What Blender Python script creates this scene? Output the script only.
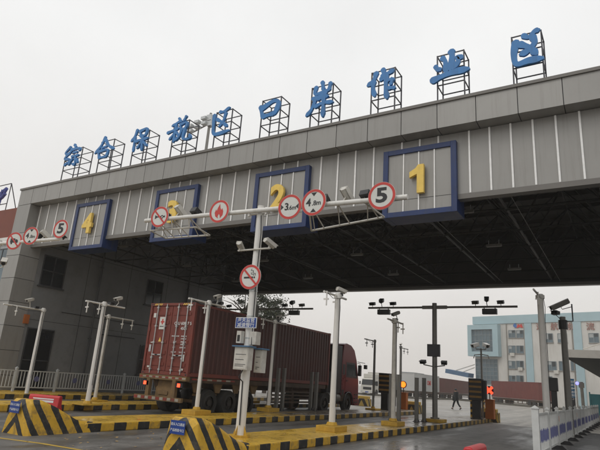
import bpy, math, random
from mathutils import Vector, Matrix
random.seed(7)
S = bpy.context.scene
COL = S.collection
for o in list(bpy.data.objects):
    bpy.data.objects.remove(o)

# ------------------------------------------------------------------ camera
F = 525.09                                     # focal length in photo pixels (600 wide)
M = ((0.8558, 0.5127, 0.0681), (-0.0889, 0.2758, -0.9571), (-0.5095, 0.8131, 0.2816))
M = Matrix(M)
_r = Vector(M[0]).normalized(); _f = Vector(M[2]); _f = (_f - _r * _f.dot(_r)).normalized(); _d = _f.cross(_r)
if _d.dot(Vector(M[1])) < 0: _d = -_d
M = Matrix((_r, _d, _f))
H = 1.65
CAM = Vector((0, 0, H))
cd = bpy.data.cameras.new('camera'); cam = bpy.data.objects.new('camera', cd); COL.objects.link(cam)
cd.sensor_fit = 'HORIZONTAL'; cd.sensor_width = 36; cd.lens = 36 * F / 600
cd.clip_start = .1; cd.clip_end = 4000
R3 = Matrix((_r, -_d, -_f)).transposed()
cam.matrix_world = Matrix.Translation(CAM) @ R3.to_4x4()
S.camera = cam

# ------------------------------------------------------------------ world, sun, exposure
SUN_EL, SUN_ROT = math.radians(52), math.radians(200)
w = bpy.data.worlds.new('World'); S.world = w; w.use_nodes = True
nt = w.node_tree; nt.nodes.clear()
N = nt.nodes.new
sky = N('ShaderNodeTexSky'); sky.sky_type = 'NISHITA'; sky.sun_disc = False
sky.sun_elevation = SUN_EL; sky.sun_rotation = SUN_ROT; sky.air_density = 2; sky.dust_density = 6
hs = N('ShaderNodeHueSaturation'); hs.inputs['Saturation'].default_value = .12
tc = N('ShaderNodeTexCoord'); sx = N('ShaderNodeSeparateXYZ')
rp = N('ShaderNodeValToRGB')                   # overcast cloud deck: a little darker and warmer low down
rp.color_ramp.elements[0].position = 0.0; rp.color_ramp.elements[0].color = (.77, .725, .68, 1)
rp.color_ramp.elements[1].position = .55; rp.color_ramp.elements[1].color = (.965, .967, .96, 1)
e = rp.color_ramp.elements.new(.2); e.color = (.9, .88, .855, 1)
sc = N('ShaderNodeVectorMath'); sc.operation = 'SCALE'; sc.inputs['Scale'].default_value = 10.0
mx = N('ShaderNodeMix'); mx.data_type = 'RGBA'; mx.inputs['Factor'].default_value = .93
bg = N('ShaderNodeBackground'); bg.inputs['Strength'].default_value = .1
wo = N('ShaderNodeOutputWorld')
L = nt.links.new
L(sky.outputs[0], hs.inputs['Color']); L(tc.outputs['Generated'], sx.inputs[0]); L(sx.outputs['Z'], rp.inputs[0])
cn = N('ShaderNodeTexNoise'); cn.inputs['Scale'].default_value = 2.2; cn.inputs['Detail'].default_value = 5; L(tc.outputs['Generated'], cn.inputs['Vector'])
cr = N('ShaderNodeMapRange'); cr.inputs[1].default_value = .3; cr.inputs[2].default_value = .7; cr.inputs[3].default_value = 9.1; cr.inputs[4].default_value = 10.3; L(cn.outputs[0], cr.inputs[0]); L(cr.outputs[0], sc.inputs['Scale'])
L(rp.outputs[0], sc.inputs[0]); L(hs.outputs[0], mx.inputs[6]); L(sc.outputs[0], mx.inputs[7])
L(mx.outputs[2], bg.inputs[0]); L(bg.outputs[0], wo.inputs[0])
sl = bpy.data.lights.new('sun', 'SUN'); sl.energy = .5; sl.angle = math.radians(25); sl.color = (1, .96, .9)
so = bpy.data.objects.new('sun', sl); COL.objects.link(so)
_dir = Vector((math.sin(SUN_ROT) * math.cos(SUN_EL), math.cos(SUN_ROT) * math.cos(SUN_EL), math.sin(SUN_EL)))
so.rotation_euler = _dir.to_track_quat('Z', 'Y').to_euler(); so.location = (0, -20, 40)
S.view_settings.view_transform = 'Standard'; S.view_settings.look = 'None'
S.view_settings.exposure = 0; S.view_settings.gamma = 1; S.view_settings.use_curve_mapping = False
S.render.engine = 'CYCLES'; S.cycles.max_bounces = 6; S.cycles.use_denoising = True
S.cycles.volume_bounces = 1

# ------------------------------------------------------------------ pixel -> point helpers
def ray(x, y):
    return M.transposed() @ Vector(((x - 300) / F, (y - 225) / F, 1))
def onZ(x, y, z=0): d = ray(x, y); return CAM + d * ((z - H) / d.z)
def onX(x, y, X): d = ray(x, y); return CAM + d * (X / d.x)
def onY(x, y, Y): d = ray(x, y); return CAM + d * (Y / d.y)
def onP(x, y, P, n): d = ray(x, y); return CAM + d * ((P - CAM).dot(n) / d.dot(n))

# ------------------------------------------------------------------ materials
MATS = {}
def newmat(name):
    m = bpy.data.materials.new(name); m.use_nodes = True
    nt = m.node_tree; b = nt.nodes['Principled BSDF']; MATS[name] = m
    return m, nt, b
def mat(name, col, rough=.55, metal=0, var=.18, scale=3., bump=.0, bscale=40., dirt=None, dirt_amt=.5, streak=False, spec=None):
    """Principled material: colour broken by two scales of noise, optional dirt colour in patches or vertical streaks, varied gloss."""
    m, nt, b = newmat(name)
    N = nt.nodes.new; L = nt.links.new
    tc = N('ShaderNodeTexCoord')
    n1 = N('ShaderNodeTexNoise'); n1.inputs['Scale'].default_value = scale; n1.inputs['Detail'].default_value = 6; n1.inputs['Roughness'].default_value = .65
    L(tc.outputs['Object'], n1.inputs['Vector'])
    r = N('ShaderNodeMapRange'); r.inputs[1].default_value = .3; r.inputs[2].default_value = .7
    r.inputs[3].default_value = 1 - var; r.inputs[4].default_value = 1 + var * .6
    L(n1.outputs[0], r.inputs[0])
    mc = N('ShaderNodeVectorMath'); mc.operation = 'SCALE'; mc.inputs[0].default_value = col[:3]
    L(r.outputs[0], mc.inputs['Scale'])
    out = mc.outputs[0]
    if dirt:
        n2 = N('ShaderNodeTexNoise'); n2.inputs['Detail'].default_value = 8; n2.inputs['Roughness'].default_value = .7
        mp = N('ShaderNodeMapping'); L(tc.outputs['Object'], mp.inputs[0])
        mp.inputs['Scale'].default_value = (6, 6, .35) if streak else (1.3, 1.3, 1.3)
        L(mp.outputs[0], n2.inputs['Vector']); n2.inputs['Scale'].default_value = 1.0
        r2 = N('ShaderNodeMapRange'); r2.inputs[1].default_value = .5; r2.inputs[2].default_value = .72; r2.inputs[4].default_value = dirt_amt
        L(n2.outputs[0], r2.inputs[0])
        mm = N('ShaderNodeMix'); mm.data_type = 'RGBA'; L(r2.outputs[0], mm.inputs['Factor']); L(out, mm.inputs[6]); mm.inputs[7].default_value = (*dirt, 1)
        out = mm.outputs[2]
    L(out, b.inputs['Base Color'])
    rr = N('ShaderNodeMapRange'); rr.inputs[3].default_value = max(.05, rough - .12); rr.inputs[4].default_value = min(1, rough + .12)
    L(n1.outputs[0], rr.inputs[0]); L(rr.outputs[0], b.inputs['Roughness'])
    b.inputs['Metallic'].default_value = metal
    if spec is not None: b.inputs['Specular IOR Level'].default_value = spec
    if bump:
        n3 = N('ShaderNodeTexNoise'); n3.inputs['Scale'].default_value = bscale; n3.inputs['Detail'].default_value = 4
        L(tc.outputs['Object'], n3.inputs['Vector'])
        bu = N('ShaderNodeBump'); bu.inputs['Strength'].default_value = bump; bu.inputs['Distance'].default_value = .02
        L(n3.outputs[0], bu.inputs['Height']); L(bu.outputs[0], b.inputs['Normal'])
    return m
def emit(name, col, s):
    m, nt, b = newmat(name)
    b.inputs['Base Color'].default_value = (*col, 1); b.inputs['Emission Color'].default_value = (*col, 1); b.inputs['Emission Strength'].default_value = s
    return m

def wet_ground(name, col, lo, hi, wet=.5, wr=.12, scale=.25, stretch=(1, .35, 1), pale=None):
    """Damp asphalt or concrete: fine grain, large tonal patches, tyre-polished streaks along the lanes, wet film where it lies low."""
    m, nt, b = newmat(name); N = nt.nodes.new; L = nt.links.new
    tc = N('ShaderNodeTexCoord')
    mp = N('ShaderNodeMapping'); mp.inputs['Scale'].default_value = stretch; L(tc.outputs['Object'], mp.inputs[0])
    big = N('ShaderNodeTexNoise'); big.inputs['Scale'].default_value = scale; big.inputs['Detail'].default_value = 7; big.inputs['Roughness'].default_value = .6; L(mp.outputs[0], big.inputs['Vector'])
    fine = N('ShaderNodeTexNoise'); fine.inputs['Scale'].default_value = 45; fine.inputs['Detail'].default_value = 3; L(tc.outputs['Object'], fine.inputs['Vector'])
    mid = N('ShaderNodeTexNoise'); mid.inputs['Scale'].default_value = 2.2; mid.inputs['Detail'].default_value = 8; L(tc.outputs['Object'], mid.inputs['Vector'])
    a1 = N('ShaderNodeMapRange'); a1.inputs[1].default_value = .3; a1.inputs[2].default_value = .7; a1.inputs[3].default_value = .72; a1.inputs[4].default_value = 1.25; L(mid.outputs[0], a1.inputs[0])
    a2 = N('ShaderNodeMapRange'); a2.inputs[1].default_value = .3; a2.inputs[2].default_value = .7; a2.inputs[3].default_value = .7; a2.inputs[4].default_value = 1.3; L(fine.outputs[0], a2.inputs[0])
    mt = N('ShaderNodeMapping'); mt.inputs['Scale'].default_value = (1.5, .05, 1); L(tc.outputs['Object'], mt.inputs[0])
    trk = N('ShaderNodeTexNoise'); trk.inputs['Scale'].default_value = 1; trk.inputs['Detail'].default_value = 5; L(mt.outputs[0], trk.inputs['Vector'])      # tyre tracks
    a3 = N('ShaderNodeMapRange'); a3.inputs[1].default_value = .35; a3.inputs[2].default_value = .65; a3.inputs[3].default_value = .74; a3.inputs[4].default_value = 1.18; L(trk.outputs[0], a3.inputs[0])
    vo = N('ShaderNodeTexVoronoi'); vo.feature = 'DISTANCE_TO_EDGE'; vo.inputs['Scale'].default_value = .28; wv = N('ShaderNodeVectorMath'); wv.operation = 'ADD'; L(tc.outputs['Object'], wv.inputs[0]); L(mid.outputs[1], wv.inputs[1]); L(wv.outputs[0], vo.inputs['Vector'])
    a4 = N('ShaderNodeMapRange'); a4.inputs[1].default_value = .0; a4.inputs[2].default_value = .012; a4.inputs[3].default_value = .55; a4.inputs[4].default_value = 1; L(vo.outputs['Distance'], a4.inputs[0])   # cracks
    mu0 = N('ShaderNodeMath'); mu0.operation = 'MULTIPLY'; L(a1.outputs[0], mu0.inputs[0]); L(a3.outputs[0], mu0.inputs[1])
    mu1 = N('ShaderNodeMath'); mu1.operation = 'MULTIPLY'; L(mu0.outputs[0], mu1.inputs[0]); L(a4.outputs[0], mu1.inputs[1])
    mu = N('ShaderNodeMath'); mu.operation = 'MULTIPLY'; L(mu1.outputs[0], mu.inputs[0]); L(a2.outputs[0], mu.inputs[1])
    sc = N('ShaderNodeVectorMath'); sc.operation = 'SCALE'; sc.inputs[0].default_value = col; L(mu.outputs[0], sc.inputs['Scale'])
    wt = N('ShaderNodeMapRange'); wt.inputs[1].default_value = wet - .06; wt.inputs[2].default_value = wet + .1; L(big.outputs[0], wt.inputs[0])
    dk = N('ShaderNodeMix'); dk.data_type = 'RGBA'; L(wt.outputs[0], dk.inputs['Factor']); L(sc.outputs[0], dk.inputs[6])
    dk.inputs[7].default_value = tuple(c * .6 for c in col) + (1,)
    L(dk.outputs[2], b.inputs['Base Color'])
    ro = N('ShaderNodeMapRange'); ro.inputs[3].default_value = hi; ro.inputs[4].default_value = wr; L(wt.outputs[0], ro.inputs[0]); L(ro.outputs[0], b.inputs['Roughness'])
    bu = N('ShaderNodeBump'); bu.inputs['Distance'].default_value = .01
    bs = N('ShaderNodeMapRange'); bs.inputs[3].default_value = .5; bs.inputs[4].default_value = .1; L(wt.outputs[0], bs.inputs[0]); L(bs.outputs[0], bu.inputs['Strength'])
    L(fine.outputs[0], bu.inputs['Height']); L(bu.outputs[0], b.inputs['Normal'])
    return m

def stripes(name, kind, period, ca=(.68, .4, .03), cb=(.018, .018, .018), x0=0, slope=.6, rough=.55, worn=.35, duty=.5):
    """Black and yellow hazard paint. kind 'y': blocks along Y. kind 'nose': slanting bands that meet in a chevron at x0. kind 'z': bands by height."""
    m, nt, b = newmat(name); N = nt.nodes.new; L = nt.links.new
    tc = N('ShaderNodeTexCoord'); s = N('ShaderNodeSeparateXYZ'); L(tc.outputs['Object'], s.inputs[0])
    def math_(op, a, bb=None):
        n = N('ShaderNodeMath'); n.operation = op
        for i, v in enumerate((a, bb)):
            if v is None: continue
            if isinstance(v, (int, float)): n.inputs[i].default_value = v
            else: L(v, n.inputs[i])
        return n.outputs[0]
    if kind == 'y': v = s.outputs['Y']
    elif kind == 'z': v = s.outputs['Z']
    else:
        ax = math_('ABSOLUTE', math_('SUBTRACT', s.outputs['X'], x0))
        v = math_('ADD', math_('ADD', s.outputs['Y'], math_('MULTIPLY', ax, .9)), math_('MULTIPLY', s.outputs['Z'], slope))
    wob = N('ShaderNodeTexNoise'); wob.inputs['Scale'].default_value = 9; wob.inputs['Detail'].default_value = 3; L(tc.outputs['Object'], wob.inputs['Vector'])
    v = math_('ADD', v, math_('MULTIPLY', wob.outputs[0], .035))
    fr = math_('FRACT', math_('DIVIDE', v, period)); st = math_('GREATER_THAN', fr, duty)
    n = N('ShaderNodeTexNoise'); n.inputs['Scale'].default_value = 5; n.inputs['Detail'].default_value = 9; n.inputs['Roughness'].default_value = .72; L(tc.outputs['Object'], n.inputs['Vector'])
    mx = N('ShaderNodeMix'); mx.data_type = 'RGBA'; L(st, mx.inputs['Factor']); mx.inputs[6].default_value = (*ca, 1); mx.inputs[7].default_value = (*cb, 1)
    r = N('ShaderNodeMapRange'); r.inputs[1].default_value = .3; r.inputs[2].default_value = .7; r.inputs[3].default_value = .75; r.inputs[4].default_value = 1.15; L(n.outputs[0], r.inputs[0])
    sc = N('ShaderNodeVectorMath'); sc.operation = 'SCALE'; L(mx.outputs[2], sc.inputs[0]); L(r.outputs[0], sc.inputs['Scale'])
    r2 = N('ShaderNodeMapRange'); r2.inputs[1].default_value = .5; r2.inputs[2].default_value = .62; r2.inputs[4].default_value = worn; L(n.outputs[0], r2.inputs[0])
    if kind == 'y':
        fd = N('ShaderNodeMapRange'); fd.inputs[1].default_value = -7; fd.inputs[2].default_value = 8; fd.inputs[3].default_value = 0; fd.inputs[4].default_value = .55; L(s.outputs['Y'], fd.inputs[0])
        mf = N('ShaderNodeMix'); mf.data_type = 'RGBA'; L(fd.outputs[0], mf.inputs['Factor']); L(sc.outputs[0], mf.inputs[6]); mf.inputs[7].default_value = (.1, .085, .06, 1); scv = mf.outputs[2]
    else: scv = sc.outputs[0]
    m2 = N('ShaderNodeMix'); m2.data_type = 'RGBA'; L(r2.outputs[0], m2.inputs['Factor']); L(scv, m2.inputs[6]); m2.inputs[7].default_value = (.09, .075, .055, 1)
    L(m2.outputs[2], b.inputs['Base Color']); b.inputs['Roughness'].default_value = rough
    bu = N('ShaderNodeBump'); bu.inputs['Strength'].default_value = .25; bu.inputs['Distance'].default_value = .01; L(n.outputs[0], bu.inputs['Height']); L(bu.outputs[0], b.inputs['Normal'])
    return m

def kerb_top_mat(name, y_fade):
    """Island top: yellow paint, worn through to wet concrete further along."""
    m, nt, b = newmat(name); N = nt.nodes.new; L = nt.links.new
    tc = N('ShaderNodeTexCoord'); s = N('ShaderNodeSeparateXYZ'); L(tc.outputs['Object'], s.inputs[0])
    n = N('ShaderNodeTexNoise'); n.inputs['Scale'].default_value = 1.6; n.inputs['Detail'].default_value = 9; n.inputs['Roughness'].default_value = .7; L(tc.outputs['Object'], n.inputs['Vector'])
    g = N('ShaderNodeMapRange'); g.inputs[1].default_value = y_fade - 5; g.inputs[2].default_value = y_fade + 7; g.inputs[3].default_value = -.32; g.inputs[4].default_value = .3; L(s.outputs['Y'], g.inputs[0])
    a = N('ShaderNodeMath'); a.operation = 'ADD'; L(n.outputs[0], a.inputs[0]); L(g.outputs[0], a.inputs[1])
    r = N('ShaderNodeMapRange'); r.inputs[1].default_value = .42; r.inputs[2].default_value = .56; L(a.outputs[0], r.inputs[0])
    f = N('ShaderNodeTexNoise'); f.inputs['Scale'].default_value = 7; f.inputs['Detail'].default_value = 8; L(tc.outputs['Object'], f.inputs['Vector'])
    v = N('ShaderNodeMapRange'); v.inputs[1].default_value = .3; v.inputs[2].default_value = .7; v.inputs[3].default_value = .7; v.inputs[4].default_value = 1.15; L(f.outputs[0], v.inputs[0])
    mx = N('ShaderNodeMix'); mx.data_type = 'RGBA'; L(r.outputs[0], mx.inputs['Factor']); mx.inputs[6].default_value = (.64, .4, .055, 1); mx.inputs[7].default_value = (.24, .2, .145, 1)
    sc = N('ShaderNodeVectorMath'); sc.operation = 'SCALE'; L(mx.outputs[2], sc.inputs[0]); L(v.outputs[0], sc.inputs['Scale']); L(sc.outputs[0], b.inputs['Base Color'])
    ro = N('ShaderNodeMapRange'); ro.inputs[1].default_value = .4; ro.inputs[2].default_value = .62; ro.inputs[3].default_value = .55; ro.inputs[4].default_value = .15; L(n.outputs[0], ro.inputs[0]); L(ro.outputs[0], b.inputs['Roughness'])
    return m

panel = mat('aluminium_panel', (.305, .298, .283), .42, .25, .07, .5, dirt=(.2, .19, .17), dirt_amt=.5, streak=True)
_n = panel.node_tree; _b = _n.nodes['Principled BSDF']; _lk = _b.inputs['Base Color'].links[0].from_socket
_g = _n.nodes.new('ShaderNodeNewGeometry'); _mr = _n.nodes.new('ShaderNodeMapRange'); _mr.inputs[3].default_value = .9; _mr.inputs[4].default_value = 1.08
_n.links.new(_g.outputs['Random Per Island'], _mr.inputs[0]); _sc = _n.nodes.new('ShaderNodeVectorMath'); _sc.operation = 'SCALE'
_n.links.new(_lk, _sc.inputs[0]); _n.links.new(_mr.outputs[0], _sc.inputs['Scale']); _n.links.new(_sc.outputs[0], _b.inputs['Base Color'])
panel_dk = mat('aluminium_soffit', (.17, .16, .147), .5, .1, .12, .8)
rib_m = mat('seam_strip', (.9, .9, .89), .4, .0, .08, 8)
blue_fr = mat('blue_frame_paint', (.009, .03, .125), .4, 0, .2, 2, dirt=(.05, .055, .07), dirt_amt=.5, streak=True)
yel_num = mat('yellow_digit', (.86, .6, .12), .45, 0, .1, 4, dirt=(.5, .33, .1), dirt_amt=.5, streak=True)
blue_ch = mat('blue_letter', (.035, .2, .5), .45, 0, .2, 2, dirt=(.03, .1, .24), dirt_amt=.5, streak=True)
steel_dk = mat('dark_steel', (.06, .06, .07), .5, .3, .2, 3)
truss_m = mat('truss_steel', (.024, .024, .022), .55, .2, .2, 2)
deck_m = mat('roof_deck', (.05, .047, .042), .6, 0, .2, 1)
wall_m = mat('grey_wall', (.2, .205, .21), .7, 0, .12, .5, dirt=(.1, .1, .1), dirt_amt=.4)
glass_dk = mat('dark_glass', (.012, .014, .016), .12, 0, .2, 1)
frame_dk = mat('window_frame', (.055, .057, .06), .45, .2, .1, 3)
white_p = mat('white_paint', (.74, .725, .69), .45, 0, .08, 2, dirt=(.4, .36, .29), dirt_amt=.42, streak=True)
white_old = mat('aged_white_paint', (.58, .56, .51), .5, 0, .15, 3, dirt=(.25, .2, .14), dirt_amt=.6)
grey_pole = mat('galvanised_grey', (.2, .195, .18), .45, .4, .15, 4)
black_p = mat('black_plastic', (.018, .018, .02), .45, 0, .2, 8)
red_s = mat('sign_red', (.56, .045, .035), .45, 0, .12, 5)
sign_w = mat('sign_white', (.66, .66, .62), .45, 0, .08, 3)
sign_blue = mat('sign_blue', (.01, .05, .26), .4, 0, .15, 4)
white_txt = mat('white_lettering', (.75, .76, .76), .5, 0, .05, 4)
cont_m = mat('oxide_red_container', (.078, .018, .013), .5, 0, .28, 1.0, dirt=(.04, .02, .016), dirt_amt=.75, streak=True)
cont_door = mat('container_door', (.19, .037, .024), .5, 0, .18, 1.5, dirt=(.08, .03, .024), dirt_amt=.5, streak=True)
galv = mat('galvanised_rod', (.5, .52, .52), .35, .5, .15, 6)
tyre_m = mat('tyre_rubber', (.028, .027, .026), .8, 0, .3, 6, bump=.3, dirt=(.07, .06, .05), dirt_amt=.5)
rim_m = mat('wheel_rim', (.05, .045, .04), .6, .3, .3, 5)
chassis_m = mat('chassis_steel', (.06, .035, .02), .65, .1, .4, 3, dirt=(.16, .1, .05), dirt_amt=.6)
chassis_y = mat('muddy_yellow_steel', (.19, .115, .045), .7, 0, .35, 3, dirt=(.1, .07, .05), dirt_amt=.7)
cab_red = mat('red_cab_paint', (.16, .012, .018), .3, 0, .15, 1, dirt=(.1, .03, .03), dirt_amt=.4)
tail_r = emit('red_tail_lamp', (1, .06, .02), 3.)
led_r = emit('red_signal', (1, .05, .02), 3.)
led_y = emit('amber_led', (1, .17, .015), 2.6)
led_b = emit('blue_beacon', (.25, .25, 1), 2.)
orange_m = mat('orange_cabinet', (.42, .12, .02), .5, 0, .15, 3)
amber_bar = mat('amber_board_bars', (.36, .2, .045), .6, 0, .2, 6)
ped_y = mat('yellow_pedestal', (.55, .33, .03), .6, 0, .2, 4, dirt=(.2, .12, .04), dirt_amt=.6)
red_pl = mat('red_plastic', (.55, .03, .035), .4, 0, .12, 3)
fence_w = mat('white_fence_paint', (.62, .63, .62), .45, 0, .08, 4, dirt=(.35, .34, .32), dirt_amt=.4)
fence_g = mat('grey_fence_paint', (.5, .52, .53), .5, 0, .1, 4)
fence_bl = mat('blue_slat', (.13, .14, .29), .5, 0, .15, 4)
brick_m = mat('red_render', (.2, .06, .04), .75, 0, .15, 1)
bld_w = mat('pale_building_paint', (.6, .585, .55), .75, 0, .1, .25, dirt=(.4, .36, .3), dirt_amt=.55, streak=True)
bld_b = mat('pale_blue_cladding', (.36, .49, .53), .6, 0, .1, .3)
bld_gl = mat('blue_grey_glazing', (.11, .155, .18), .22, 0, .3, .6)
conc = mat('concrete', (.26, .24, .21), .75, 0, .2, 2)
rust_l = mat('rust_lettering', (.33, .17, .14), .6, 0, .1, 3)
yline = mat('yellow_line_paint', (.5, .33, .05), .55, 0, .25, 6, dirt=(.12, .1, .07), dirt_amt=.7)
trunk_m = mat('bark', (.08, .06, .045), .85, 0, .3, 6, bump=.5)
leaf_a = mat('leaf_green', (.035, .045, .022), .6, 0, .35, .8)
leaf_b = mat('leaf_light', (.06, .066, .028), .6, 0, .3, .8)
skin_m = mat('skin', (.42, .25, .17), .55, 0, .05, 5)
coat_m = mat('dark_coat', (.012, .015, .016), .8, 0, .2, 5)
trouser_m = mat('dark_trousers', (.012, .013, .018), .8, 0, .2, 5)
teal_m = mat('teal_sheet', (.05, .2, .22), .5, 0, .2, 2)
ylw_block = mat('pale_yellow_block', (.55, .36, .07), .6, 0, .2, 3)

# ------------------------------------------------------------------ mesh builder
class MB:
    def __init__(s): s.v = []; s.f = []; s.m = []
    def add(s, vs, fs, m=0):
        b = len(s.v); s.v += [tuple(v) for v in vs]
        for f in fs: s.f.append(tuple(b + i for i in f)); s.m.append(m)
    def box(s, x0, x1, y0, y1, z0, z1, m=0):
        vs = [(x, y, z) for z in (z0, z1) for y in (y0, y1) for x in (x0, x1)]
        s.add(vs, [(0, 2, 3, 1), (4, 5, 7, 6), (0, 1, 5, 4), (2, 6, 7, 3), (0, 4, 6, 2), (1, 3, 7, 5)], m)
    def obox(s, c, ax, ay, az, hx, hy, hz, m=0):
        c = Vector(c); vs = [c + Vector(ax) * (hx * i) + Vector(ay) * (hy * j) + Vector(az) * (hz * k) for k in (-1, 1) for j in (-1, 1) for i in (-1, 1)]
        s.add(vs, [(0, 2, 3, 1), (4, 5, 7, 6), (0, 1, 5, 4), (2, 6, 7, 3), (0, 4, 6, 2), (1, 3, 7, 5)], m)
    def bar(s, p, q, w, h=None, m=0, up=(0, 0, 1)):
        p, q = Vector(p), Vector(q); d = q - p; l = d.length; d.normalize(); u = Vector(up)
        if abs(d.dot(u)) > .98: u = Vector((0, 1, 0))
        x = d.cross(u).normalized(); z = x.cross(d)
        s.obox((p + q) / 2, x, d, z, w / 2, l / 2, (h or w) / 2, m)
    def tube(s, pts, r, n=10, m=0, r2=None, cap=True):
        pts = [Vector(p) for p in pts]; k = len(pts); rings = []
        x = None
        for i, p in enumerate(pts):
            d = (pts[min(i + 1, k - 1)] - pts[max(i - 1, 0)]).normalized()
            if x is None:
                u = Vector((0, 0, 1)) if abs(d.z) < .9 else Vector((0, 1, 0)); x = d.cross(u).normalized()
            else: x = (x - d * x.dot(d)).normalized()
            y = d.cross(x); rr = r if r2 is None else r + (r2 - r) * i / (k - 1)
            if isinstance(r, (list, tuple)): rr = r[i]
            rings.append([p + (x * math.cos(2 * math.pi * j / n) + y * math.sin(2 * math.pi * j / n)) * rr for j in range(n)])
        vs = [v for rg in rings for v in rg]; fs = []
        for i in range(k - 1):
            for j in range(n): fs.append((i * n + j, i * n + (j + 1) % n, (i + 1) * n + (j + 1) % n, (i + 1) * n + j))
        if cap: fs += [tuple(range(n))[::-1], tuple((k - 1) * n + j for j in range(n))]
        s.add(vs, fs, m)
    def prism(s, poly, o, u, v, depth, m=0):
        """polygon in plane (o,u,v), extruded by depth along u x v"""
        o, u, v = Vector(o), Vector(u), Vector(v); n = u.cross(v)
        a = [o + u * p[0] + v * p[1] for p in poly]; b = [q + n * depth for q in a]; k = len(a)
        area = sum(poly[i][0] * poly[(i + 1) % k][1] - poly[(i + 1) % k][0] * poly[i][1] for i in range(k))
        fs = [tuple(range(k))[::-1], tuple(range(k, 2 * k))] + [(i, (i + 1) % k, k + (i + 1) % k, k + i) for i in range(k)]
        if area < 0: fs = [f[::-1] for f in fs]
        s.add(a + b, fs, m)
    def disc(s, o, u, v, r, depth, m=0, n=40):
        s.prism([(r * math.cos(2 * math.pi * i / n), r * math.sin(2 * math.pi * i / n)) for i in range(n)], o, u, v, depth, m)
    def ring(s, o, u, v, r0, r1, depth, m=0, n=44):
        o, u, v = Vector(o), Vector(u), Vector(v); nn = u.cross(v); vs = []
        for i in range(n):
            a = 2 * math.pi * i / n; d = u * math.cos(a) + v * math.sin(a)
            vs += [o + d * r0, o + d * r1, o + d * r1 + nn * depth, o + d * r0 + nn * depth]
        fs = []
        for i in range(n):
            a, b = 4 * i, 4 * ((i + 1) % n)
            for j in range(4): fs.append((a + j, b + j, b + (j + 1) % 4, a + (j + 1) % 4)[::-1])
        s.add(vs, fs, m)
    def sphere(s, c, r, m=0, nu=12, nv=8, sc=(1, 1, 1)):
        c = Vector(c); vs = []
        for i in range(nv + 1):
            t = math.pi * i / nv
            for j in range(nu):
                p = 2 * math.pi * j / nu
                vs.append(c + Vector((math.sin(t) * math.cos(p) * sc[0], math.sin(t) * math.sin(p) * sc[1], math.cos(t) * sc[2])) * r)
        fs = [(i * nu + j, (i + 1) * nu + j, (i + 1) * nu + (j + 1) % nu, i * nu + (j + 1) % nu) for i in range(nv) for j in range(nu)]
        s.add(vs, fs, m)
    def text(s, body, size, o, u, v, depth=.01, m=0, bold=0., sx=1.):
        cu = bpy.data.curves.new('t', 'FONT'); cu.body = body; cu.size = size; cu.offset = bold * size
        cu.align_x = 'CENTER'; cu.align_y = 'CENTER'; cu.extrude = depth / 2; cu.resolution_u = 3
        ob = bpy.data.objects.new('t', cu); COL.objects.link(ob)
        me = bpy.data.meshes.new_from_object(ob.evaluated_get(bpy.context.evaluated_depsgraph_get()))
        o, u, v = Vector(o), Vector(u), Vector(v); n = u.cross(v)
        s.add([o + u * (p.co.x * sx) + v * p.co.y + n * (p.co.z + depth / 2) for p in me.vertices], [tuple(p.vertices) for p in me.polygons], m)
        bpy.data.objects.remove(ob); bpy.data.meshes.remove(me); bpy.data.curves.remove(cu)
    def build(s, name, mats, parent=None, smooth=False, bevel=0, world=True):
        """link as ONE mesh object; world: the coordinates are world ones, re-expressed about the parent's base"""
        me = bpy.data.meshes.new(name)
        off = wloc(parent) if (parent and world) else Vector((0, 0, 0))
        me.from_pydata([tuple(Vector(v) - off) for v in s.v], [], s.f)
        if not isinstance(mats, (list, tuple)): mats = [mats]
        for m in mats: me.materials.append(m)
        me.polygons.foreach_set('material_index', s.m)
        if smooth: me.shade_smooth() if hasattr(me, 'shade_smooth') else None
        me.update(); me.validate()
        o = bpy.data.objects.new(name, me); COL.objects.link(o); o.parent = parent
        if smooth:
            md = o.modifiers.new('edges', 'EDGE_SPLIT'); md.split_angle = math.radians(40)
        if bevel:
            b = o.modifiers.new('bevel', 'BEVEL'); b.width = bevel; b.segments = 2; b.limit_method = 'ANGLE'
        return o
def wloc(o):
    v = Vector(o.location)
    while o.parent: o = o.parent; v += Vector(o.location)
    return v
def tag(o, label=None, cat=None, group=None, kind=None):
    if label: o['label'] = label
    if cat: o['category'] = cat
    if group: o['group'] = group
    if kind: o['kind'] = kind
    return o
def thing(name, label, cat, loc=(0, 0, 0), group=None, kind=None):
    o = bpy.data.objects.new(name, None); o.empty_display_size = .2; COL.objects.link(o); o.location = loc
    return tag(o, label, cat, group, kind)
def children(o): return [c for c in bpy.data.objects if c.parent == o]
def copy_tree(o, parent=None):
    c = o.copy(); COL.objects.link(c); c.parent = parent
    for ch in children(o): copy_tree(ch, c)
    return c
X_, Y_, Z_ = Vector((1, 0, 0)), Vector((0, 1, 0)), Vector((0, 0, 1))

# ================================================================== GROUND
g = MB(); g.box(-420, 420, -60, 560, -.5, 0)
tag(g.build('ground', wet_ground('yard_concrete', (.3, .28, .25), .2, .55, .56, .2, .12, (1, .5, 1))), kind='structure')
g = MB(); g.add([(-24, -6, .004), (12, -6, .004), (12, 33, .004), (-24, 33, .004)], [(0, 1, 2, 3)])
tag(g.build('road', wet_ground('wet_asphalt', (.135, .128, .118), .2, .65, .56, .18, .4, (1, .28, 1))), kind='structure')
# worn yellow line across the lane mouth
pts = [onZ(x, y, .008) for x, y in ((-30, 434), (0, 438), (40, 443.2), (75, 449), (110, 456))]
g = MB()
for a, b in zip(pts, pts[1:]):
    d = (b - a).normalized(); n = Vector((-d.y, d.x, 0)) * .06
    g.add([a - n, b - n, b + n, a + n], [(0, 1, 2, 3)])
tag(g.build('road_line', yline), kind='structure')

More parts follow.
